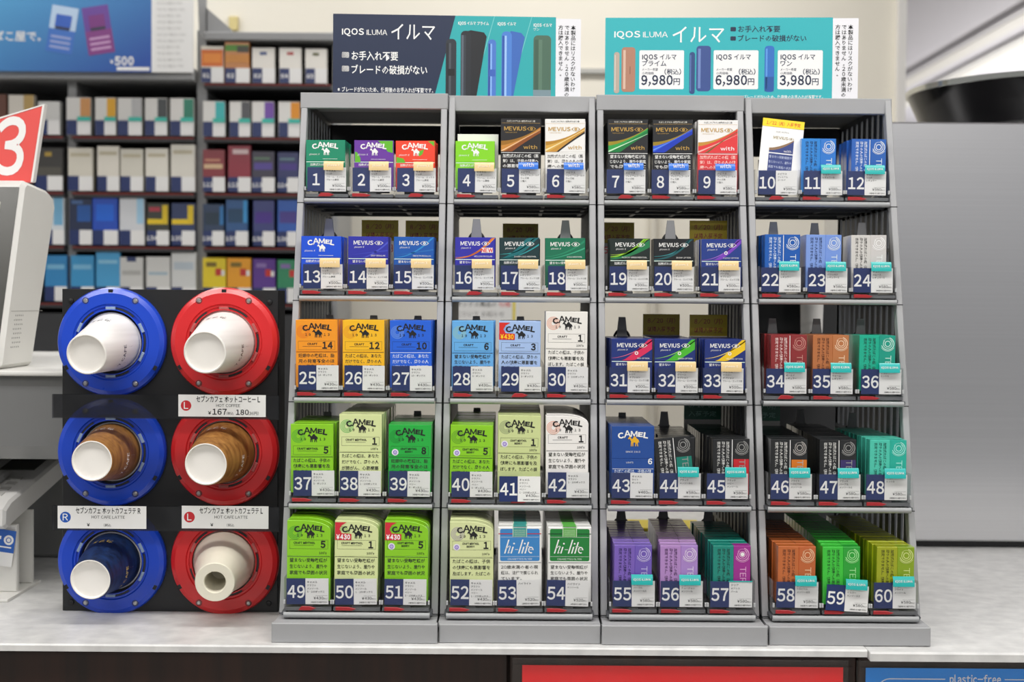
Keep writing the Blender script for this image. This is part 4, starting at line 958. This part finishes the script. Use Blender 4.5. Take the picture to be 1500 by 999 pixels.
for i, (c, top, cols, dn) in enumerate((('#e8e0d0', 66, [(.02, .98, .45, .9, '#e07020'), (.1, .9, .55, .8, '#f09030')], 'orange-banded'), ('#c47a2c', 60, [(.02, .98, .78, .93, '#5a9a30'), (.5, .98, .75, .9, '#4a4a3a'), (.02, .98, .5, .7, '#d08a3a')], 'brown and green'),
        ('#efebe2', 68, [(.35, .65, .80, .88, '#2a4a8a')], 'white blue-crested'), ('#efebe2', 68, [(.35, .65, .80, .88, '#b82a2a')], 'white red-crested'), ('#efebe2', 69, [(.35, .65, .80, .88, '#5a5a20')], 'white olive-crested'))):
    bgpack(*xr5[i], top, 121, c, f'{dn} pack {where(i, 5, "top", "cabinet")}', True, str(61 + i), cols=cols)
TC2 = mat('#3fbfae', .4)
for i, (x0, x1, cc, nm) in enumerate(((96, 131, '#e0a060', 'peach'), (138, 168, '#f0b428', 'amber'), (171, 206, '#c8c8c8', 'pale grey'), (211, 243, '#4a4e50', 'charcoal'), (248, 282, '#2f8a70', 'green'))):
    bgpack(x0, x1, 143, 199, '#ebe9e4', f'white and {nm} pack {where(i, 5, "upper", "middle bay")}', cols=[(.58, 1, .0, .98, cc)], tab=TC2, num=str(71 + i) if False else '')
for i, (x0, x1, cc, nm) in enumerate(((296, 328, '#3fc0c0', 'aqua'), (335, 365, '#5a5a5e', 'charcoal'), (368, 400, '#7a4fb0', 'purple'), (407, 438, '#f09a20', 'orange'))):
    bgpack(x0, x1, 147, 200, '#ebe9e4', f'white and {nm} pack {where(i, 4, "second", "right bay")}', cols=[(.58, 1, .0, .98, cc)], tab=TC2)
for i, (x0, x1, top) in enumerate(((98, 134, 217), (141, 173, 214), (175, 208, 218), (212, 245, 217), (249, 284, 211))):
    bgpack(x0, x1, top, 281, ['#e0dbcc', '#e8e3d6', '#dedacc', '#e9e5d8', '#e6e2d6'][i], f'cream pack {where(i, 5, "second", "middle bay")}', cols=[(.1, .9, .8, .88, '#c8bfa4')])
for i, (x0, x1, top, c, cols, nm) in enumerate(((296, 328, 218, '#8c2f38', [(.05, .9, .55, .66, '#d8b890'), (.1, .8, .72, .78, '#c88a70')], 'maroon'), (333, 366, 212, '#94283a', [(.2, .9, .82, .92, '#e0c8c8')], 'crimson'), (368, 401, 220, '#3e3a4c', [(.1, .9, .55, .72, '#5a4a9a'), (.1, .8, .8, .85, '#6a8a70')], 'dark violet'), (406, 437, 221, '#2c3468', [(.1, .9, .55, .72, '#4a3a8a'), (.1, .8, .8, .85, '#6a8a90')], 'dark blue'))):
    bgpack(x0, x1, top, 281, c, f'{nm} pack {where(i, 4, "third", "right bay")}', num=str(111 + i), cols=cols)
for i, (x0, x1, top, c, cols, nm) in enumerate(((100, 133, 291, '#1c2a4a', [(.35, .95, .5, .85, '#1f5aa8'), (.1, .6, .88, .95, '#4a6a9a')], 'dark navy'), (134, 171, 289, '#1a4ec0', [(.15, .85, .5, .85, '#1a6ae0')], 'bright blue'), (174, 210, 289, '#dfe2e6', [(.7, .98, .45, .98, '#a8d4ee')], 'silver-white'), (214, 246, 297, '#3a3c34', [(.02, .75, .5, .62, '#f0cf20'), (.7, .95, .5, .95, '#e8c820'), (.1, .6, .8, .9, '#b83a4a')], 'yellow-splashed black'), (250, 284, 297, '#2a3a66', [(.02, .75, .5, .62, '#f0cf20'), (.7, .95, .5, .95, '#e8c820')], 'yellow-splashed navy'))):
    bgpack(x0, x1, top, 360, c, f'{nm} pack {where(i, 5, "third", "middle bay")}', num=['', '', '', '134', '135'][i], cols=cols)
for i, (x0, x1, top, c, cols, nm) in enumerate(((296, 327, 298, '#2a4060', [(.1, .8, .5, .8, '#22384a'), (.8, .98, .5, .95, '#2f7ab8')], 'slate blue'), (330, 362, 291, '#2a5a90', [(.1, .8, .5, .8, '#20486a'), (.8, .98, .5, .98, '#3a9ad8')], 'steel blue'), (370, 401, 292, '#3a4480', [(.1, .9, .5, .75, '#4a2f90')], 'indigo'), (406, 437, 291, '#2a60b8', [(.1, .9, .5, .75, '#4a3f90')], 'azure'))):
    bgpack(x0, x1, top, 360, c, f'{nm} pack {where(i, 4, "fourth", "right bay")}', num=['136', '137', '138', '139'][i], cols=cols)
for i, (x0, x1, top, c, cols, nm) in enumerate(((102, 136, 375, '#3a9ad0', [(.1, .9, .7, .8, '#7fc0e4')], 'light blue'), (139, 174, 368, '#4aa6da', [(.1, .9, .75, .82, '#8fcae8')], 'tall light blue'), (174, 208, 377, '#d8d8d4', [(.3, .7, .9, 1, '#2a3a6a'), (.1, .9, .6, .7, '#b8b8b4')], 'grey-white'), (213, 248, 376, '#dcdcd8', [(.1, .9, .6, .66, '#a8c0cc')], 'pale grey'), (250, 286, 369, '#dcdedc', [(.1, .9, .65, .8, '#c0ccd4')], 'tall pale grey'))):
    bgpack(x0, x1, top, 443, c, f'{nm} pack {where(i, 5, "lowest visible", "middle bay")}', cols=cols)
for i, (x0, x1, top, c, nm) in enumerate(((296, 330, 377, '#ecd21a', 'yellow'), (332, 367, 377, '#f0a41a', 'amber yellow'), (370, 403, 378, '#5a2f90', 'purple'), (406, 438, 379, '#2a8a60', 'green'))):
    bgpack(x0, x1, top, 443, c, f'{nm} red-dotted pack {where(i, 4, "lowest visible", "right bay")}', cols=[(.55, .8, .6, .76, '#c8302a'), (.8, .95, .6, .72, '#e8e4e0'), (.15, .6, .8, .9, '#806a20' if i < 2 else '#8a70b0')])
for (x0, x1, top, bot, c, cols, nm) in ((-26, 8, 139, 199, '#6a4030', [], 'brown'), (11, 48, 140, 199, '#e8e2d6', [(.6, 1, .0, 1, '#c8a868')], 'white and gold'), (54, 86, 149, 199, '#e4e4e0', [], 'white'), (50, 90, 217, 281, '#3a3834', [(.35, .6, .8, .9, '#b89a40'), (.05, .95, .3, .55, '#55524a')], 'charcoal'),
        (62, 92, 288, 360, '#dfe6ea', [(.5, .95, .4, 1, '#7ab8dc')], 'pale blue and white'), (64, 96, 375, 443, '#2f8cc8', [(.1, .9, .7, .8, '#7fc0e4')], 'blue')):
    bgpack(x0, x1, top, bot, c, f'{nm} pack in the left cabinet bay beside the red number sign', cols=cols)
# blue poster leaning on the cabinet header
YPo = YS - .03
p, q = at(-40, -60, YPo), at(283, 106, YPo); xm = at(222, 50, YPo).x
t = thing('poster', 'blue poster of two tilted packs on top of the back cabinet', 'poster', (p.x, YPo, q.z))
Hh = p.z - q.z; U = lambda px: at(px, 50, YPo).x - p.x; V = lambda py: at(150, py, YPo).z - q.z
def grad_mat():
    m = bpy.data.materials.new('blue_print'); m.use_nodes = True; nt = m.node_tree; bs = nt.nodes['Principled BSDF']
    tc = nt.nodes.new('ShaderNodeTexCoord'); sp = nt.nodes.new('ShaderNodeSeparateXYZ'); cr = nt.nodes.new('ShaderNodeValToRGB')
    ad = nt.nodes.new('ShaderNodeMath'); ad.operation = 'MULTIPLY_ADD'; ad.inputs[1].default_value = -1.1; ad.inputs[2].default_value = .55
    nt.links.new(tc.outputs['Object'], sp.inputs[0]); nt.links.new(sp.outputs[0], ad.inputs[0])
    a2 = nt.nodes.new('ShaderNodeMath'); a2.operation = 'MULTIPLY_ADD'; a2.inputs[1].default_value = 1.9; nt.links.new(sp.outputs[2], a2.inputs[0]); nt.links.new(ad.outputs[0], a2.inputs[2])
    cr.color_ramp.elements[0].color = (*lin('#2050a8'), 1); cr.color_ramp.elements[1].color = (*lin('#58a4d4'), 1); cr.color_ramp.elements[0].position = .15; cr.color_ramp.elements[1].position = .85
    nt.links.new(a2.outputs[0], cr.inputs[0]); nt.links.new(cr.outputs[0], bs.inputs['Base Color']); bs.inputs['Roughness'].default_value = .4
    return m
b = MB(); b.box(0, xm - p.x, 0, .004, 0, Hh, grad_mat())
def tilted(cx, cy, w, h, ang, c1, c2, c3):
    cxx, czz = U(cx), V(cy); s = U(1) - U(0); w *= s; h *= s; ca, sa = math.cos(R(ang)), math.sin(R(ang))
    T = lambda pts: [(cxx + a_ * w * ca - b_ * h * sa, czz + a_ * w * sa + b_ * h * ca) for a_, b_ in pts]
    b.poly(T([(-.5, -.5), (.5, -.5), (.5, .5), (-.5, .5)]), ink(c1), -.0002); b.poly(T([(-.5, -.5), (.5, -.5), (.5, 0), (-.5, 0)]), ink(c2), -.0003)
    b.poly(T([(-.3, .05), (.3, .05), (.3, .32), (-.3, .32)]), ink(c3), -.0004); b.poly(T([(-.28, .0), (.28, .0), (.28, .06), (-.28, .06)]), ink('#2a3048'), -.0005)
    for k in range(3): b.poly(T([(-.38, -.14 - k * .11), (.38, -.14 - k * .11), (.38, -.19 - k * .11), (-.38, -.19 - k * .11)]), ink('#9aa8d8' if c3 != '#7a2f80' else '#c89ac8'), -.0004)
tilted(91, 44, 39, 68, -9, '#bcd4ee', '#3f74c8', '#3060c0'); tilted(144, 44, 39, 70, 9, '#6a409c', '#843a86', '#7a2f80')
b.text('たばこ屋で。', U(60), V(60), .026, INKW, -.0003, 'r', .03); b.text('¥', U(161), V(93), .012, INKW, -.0003, bold=.03); b.text('500', U(168), V(95), .026, INKW, -.0003, bold=.04, width=U(196) - U(168)); b.rect(U(171), U(219), V(103), V(98), INKW, -.0003)
b.build('printed_panel', t)
b = MB(); b.box(xm - p.x, q.x - p.x, 0, .004, 0, Hh, CARDW)
for k in range(11): b.text('たばこは二十歳になってから', U(230), V(6 + k * 9.2), .0085, mat('#a8a8a6', .5), width=(U(274) - U(230)) * random.uniform(.75, 1))
b.build('text_sheet', t)

# ------------------------------------------------------------------ cash register corner on the left
CASE = mat('#e2e1dc', .45, var=.01); STEELG = mat('#8d8e8e', .35, .5, var=.02, scale=3)
t = thing('cash_register', 'grey cash register base with a drawer housing behind the cup dispenser', 'cash register', (-.75, .3, 0))
def loc(b, o): b.v = [tuple(Vector(v) - o.location) for v in b.v]; return b
p = at(130, 700, .54)
b = MB(); b.box(-1.25, -.60, .54, .95, .0003, .2, STEELG, .006); loc(b, t).build('base_body', t)
b = MB(); b.prism([(.245, .195), (.95, .195), (.95, .314), (.23, .314), (.222, .30), (.228, .215)], -1.25, -.62, STEELG, .004, 'x'); loc(b, t).build('drawer_housing', t)
b = MB(); b.box(-1.25, -.60, .21, .95, .3145, .3215, CASE, .002); loc(b, t).build('top_plate', t)
t = thing('display_monitor', 'white slanted display monitor with dark bezel on the cash register', 'monitor', (-.8, .33, .322))
prof = [(.24, .322), (.375, .322), (.486, .565), (.478, .582), (.455, .590), (.352, .597), (.340, .590)]
b = MB(); b.prism(prof, -1.12, -.722, CASE, .006, 'x'); 
ys0, zs0, ys1, zs1 = .24, .322, .340, .590
for k in range(8):
    for j in range(5):
        zz = .352 + k * .0065; yy = .275 + (zz - .33) * .37 + j * .0075 + (k % 2) * .0035
        b.lathe([(.0001, .0002), (.0013, .0002)], DARK, Matrix.Translation((-.722, yy, zz)) @ Matrix.Rotation(R(90), 4, 'Y'), 8)
b.box(-.7222, -.7217, .285, .42, .4035, .4042, mat('#9a9994', .5)); loc(b, t).build('casing', t)
b = MB(); dY, dZ = ys1 - ys0, zs1 - zs0
def onface(f0, f1, x0, x1, m, o): 
    ny, nz = -dZ, dY; l = math.hypot(ny, nz); ny, nz = ny / l * o, nz / l * o
    b.add([(x, ys0 + dY * f + ny * e, zs0 + dZ * f + nz * e) for e in (0.0, 1.0) for x, f in ((x0, f0), (x1, f0), (x1, f1), (x0, f1))], [(0, 3, 2, 1), (4, 5, 6, 7), (0, 1, 5, 4), (1, 2, 6, 5), (2, 3, 7, 6), (3, 0, 4, 7)], m)
onface(.03, .985, -1.11, -.7285, mat('#35352f', .3), .0015); loc(b, t).build('bezel', t)
b = MB(); onface(.10, .90, -1.09, -.752, mat('#76786a', .2, 0, .3), .0022); loc(b, t).build('screen', t)
# red register number sign
Yq = .395
pts = [at(*q_, Yq) for q_ in ((-58, 274), (45, 267), (62, 155), (-42, 187))]
t = thing('number_sign', 'red sign with a white 3 standing on the display monitor', 'sign', (pts[1].x, Yq, pts[1].z))
b = MB(); b.prism([(v_.x - pts[1].x, v_.z - pts[1].z) for v_ in pts], 0, .012, mat('#ea5a55', .4), .001)
cz = (at(10, 215, Yq) - pts[1]); b.text('3', cz.x + .004, cz.z - .040, .112, INKW, -.0006, 'c', .02, .72, .2, res=4, rot=1); b.build('face', t)
b = MB(); b.prism([(v_.x - pts[1].x, v_.z - pts[1].z) for v_ in (pts[1], pts[1] + Vector((.0035, 0, .001)), pts[2] + Vector((.0035, 0, .003)), pts[3] + Vector((0, 0, .003)), pts[3], pts[2])], -.0004, .013, WHITE); b.build('edge', t)
# card payment terminal
t = thing('payment_terminal', 'white card payment terminal on a white stand beside the cup dispenser', 'payment terminal', (-.76, .3, 0))
b = MB(); b.box(-.90, -.698, .20, .34, .0003, .004, CASE, .0008); b.box(-.90, -.703, .252, .262, .004, .100, CASE, .0015); b.box(-.90, -.703, .315, .325, .004, .112, CASE, .0015); loc(b, t).build('stand', t)
ang = math.atan2(.046, .28); TM = Matrix.Translation((0, .205, .098)) @ Matrix.Rotation(ang, 4, 'X')
b = MB(); b.M = TM; b.prism([(0, .008), (.012, 0), (.3, 0), (.3, .034), (.03, .036), (.006, .030)], -.90, -.703, mat('#d9d8d5', .4), .004, 'x'); b.M = None; loc(b, t).build('body', t)
b = MB(); b.M = TM; b.box(-.775, -.722, .185, .255, .0345, .0362, mat('#4a4a46', .25, 0, .4), .001); b.M = None; loc(b, t).build('display', t)
b = MB(); b.M = TM; b.prism([(.035, .036), (.15, .036), (.15, .045), (.125, .052), (.06, .05)], -.90, -.745, mat('#a9a9a8', .3), .003, 'x'); b.M = None; loc(b, t).build('cover', t)
for k in range(4):
    b = MB(); b.M = TM; b.box(-.738, -.724, .05 + k * .026, .066 + k * .026, .0358, .0372, mat('#b9b8b4', .4), .0006); b.M = None; loc(b, t).build('key', t)
b = MB(); b.M = TM; b.box(-.76, -.728, -.0015, .004, .012, .022, mat('#f07028', .3), .001); b.M = None; loc(b, t).build('indicator', t)
pc = at(8, 803, .2475)
t = thing('hanging_card', 'blue and white card hanging on the payment terminal stand', 'card', (pc.x, .2475, pc.z), rot=(0, R(8), 0))
b = MB(); b.box(-.06, .012, 0, .001, -.006, .026, ink('#1c5cb8')); b.disc(.003, .012, .007, INKW); b.ring(.003, .012, .0028, .004, ink('#1c5cb8'), -.0003); b.rect(-.03, -.008, .012, .0165, INKW); b.rect(-.05, .008, .0005, .0025, INKW); b.build('printed_top', t)
b = MB(); b.box(-.06, .012, 0, .001, -.026, -.006, CARDW); b.build('blank_bottom', t)

# ------------------------------------------------------------------ steel cabinet on the right
STEEL = streaks('brushed_steel', '#dcdcde', '#e2e2e4', (1.5, 1.5, 700), .30, 1.0, aniso=.5)
a1 = at(1302, 178, .70); top = at(1400, 179, .70).z
t = thing('steel_cabinet', 'large brushed steel cabinet standing behind the right rack', 'steel cabinet', (a1.x + .4, .70, 0))
b = MB(); b.box(a1.x, 2.1, .70, 1.2, .012, top, STEEL, .003); loc(b, t).build('body', t)
b = MB(); b.box(a1.x + .01, 2.08, .715, 1.18, .0003, .012, BLACK); loc(b, t).build('base', t)
t = thing('warmer_hood', 'glossy black curved hood with a silver rim on top of the steel cabinet', 'appliance', (1.075, 1.015, top))
HM = Matrix.Diagonal((1.0, .90, 1, 1)); GLB = mat('#08080a', .14, spec=.25)
hz = .103
b = MB(); b.lathe([(.0001, .0005), (.262, .0005), (.268, .02), (.285, .06), (.300, hz - .010)], GLB, HM, 72); b.build('bowl', t)
b = MB(); b.lathe([(.300, hz - .010), (.3035, hz - .009), (.304, hz), (.297, hz + .002), (.0001, hz + .002)], mat('#b9bab4', .12, .9), HM, 72); b.build('rim', t)
# things half seen through the gaps of the right racks
xk = at(1118, 460, .62).x
t = thing('coffee_machine', 'dark machine with a white nozzle seen through the right rack', 'machine', (xk, .62, 0))
b = MB(); b.box(-.01, .155, 0, .07, .0003, .52, DARK, .004); b.box(-.012, .157, -.002, .0, .0003, .02, GREYD); b.build('body', t)
b = MB(); b.lathe([(.020, .11), (.018, .02), (.016, 0), (.0001, 0)], WHITE, Matrix.Translation((.075, -.03, .36)), 20); b.box(.068, .082, -.03, 0, .45, .465, WHITE); b.build('nozzle', t)
t = thing('flyer_stack', 'white and yellow flyers lying behind the rack of card 43', 'flyers', (at(965, 745, .56).x, .60, 0))
b = MB(); b.box(-.085, .085, 0, .12, .0003, .04, mat('#e9e8e2', .6, var=.05), .002); b.build('white_stack', t)
b = MB(); b.box(-.05, .08, .005, .1, .0401, .046, mat('#e8d020', .5), .001); b.build('yellow_stack', t)
p, q = at(662, 438, 2.095), at(760, 470, 2.095)
b = MB(); b.box(p.x, q.x, 2.0945, 2.0955, q.z - .08, p.z + .01, CARDW); b.box(at(751, 450, 2.09).x, at(755, 450, 2.09).x, 2.093, 2.0944, q.z - .08, p.z + .01, ink('#e8d428'))
b.M = Matrix.Translation((p.x, 2.0944, 0)); zz = at(700, 447, 2.09).z
b.text('ボックス商品の', .012, zz - .003, .016, ink('#6a6a68'), bold=.02); b.text('価格', .128, zz - .003, .016, ink('#d83a3a'), bold=.03); b.text('について お知らせ', .012, zz - .03, .016, ink('#6a6a68'))
tag(b.build('wall_notice'), 'white notice with a yellow stripe on the wall behind the left racks', 'notice')
bpy.data.objects.remove(_fo); bpy.data.curves.remove(_fc)
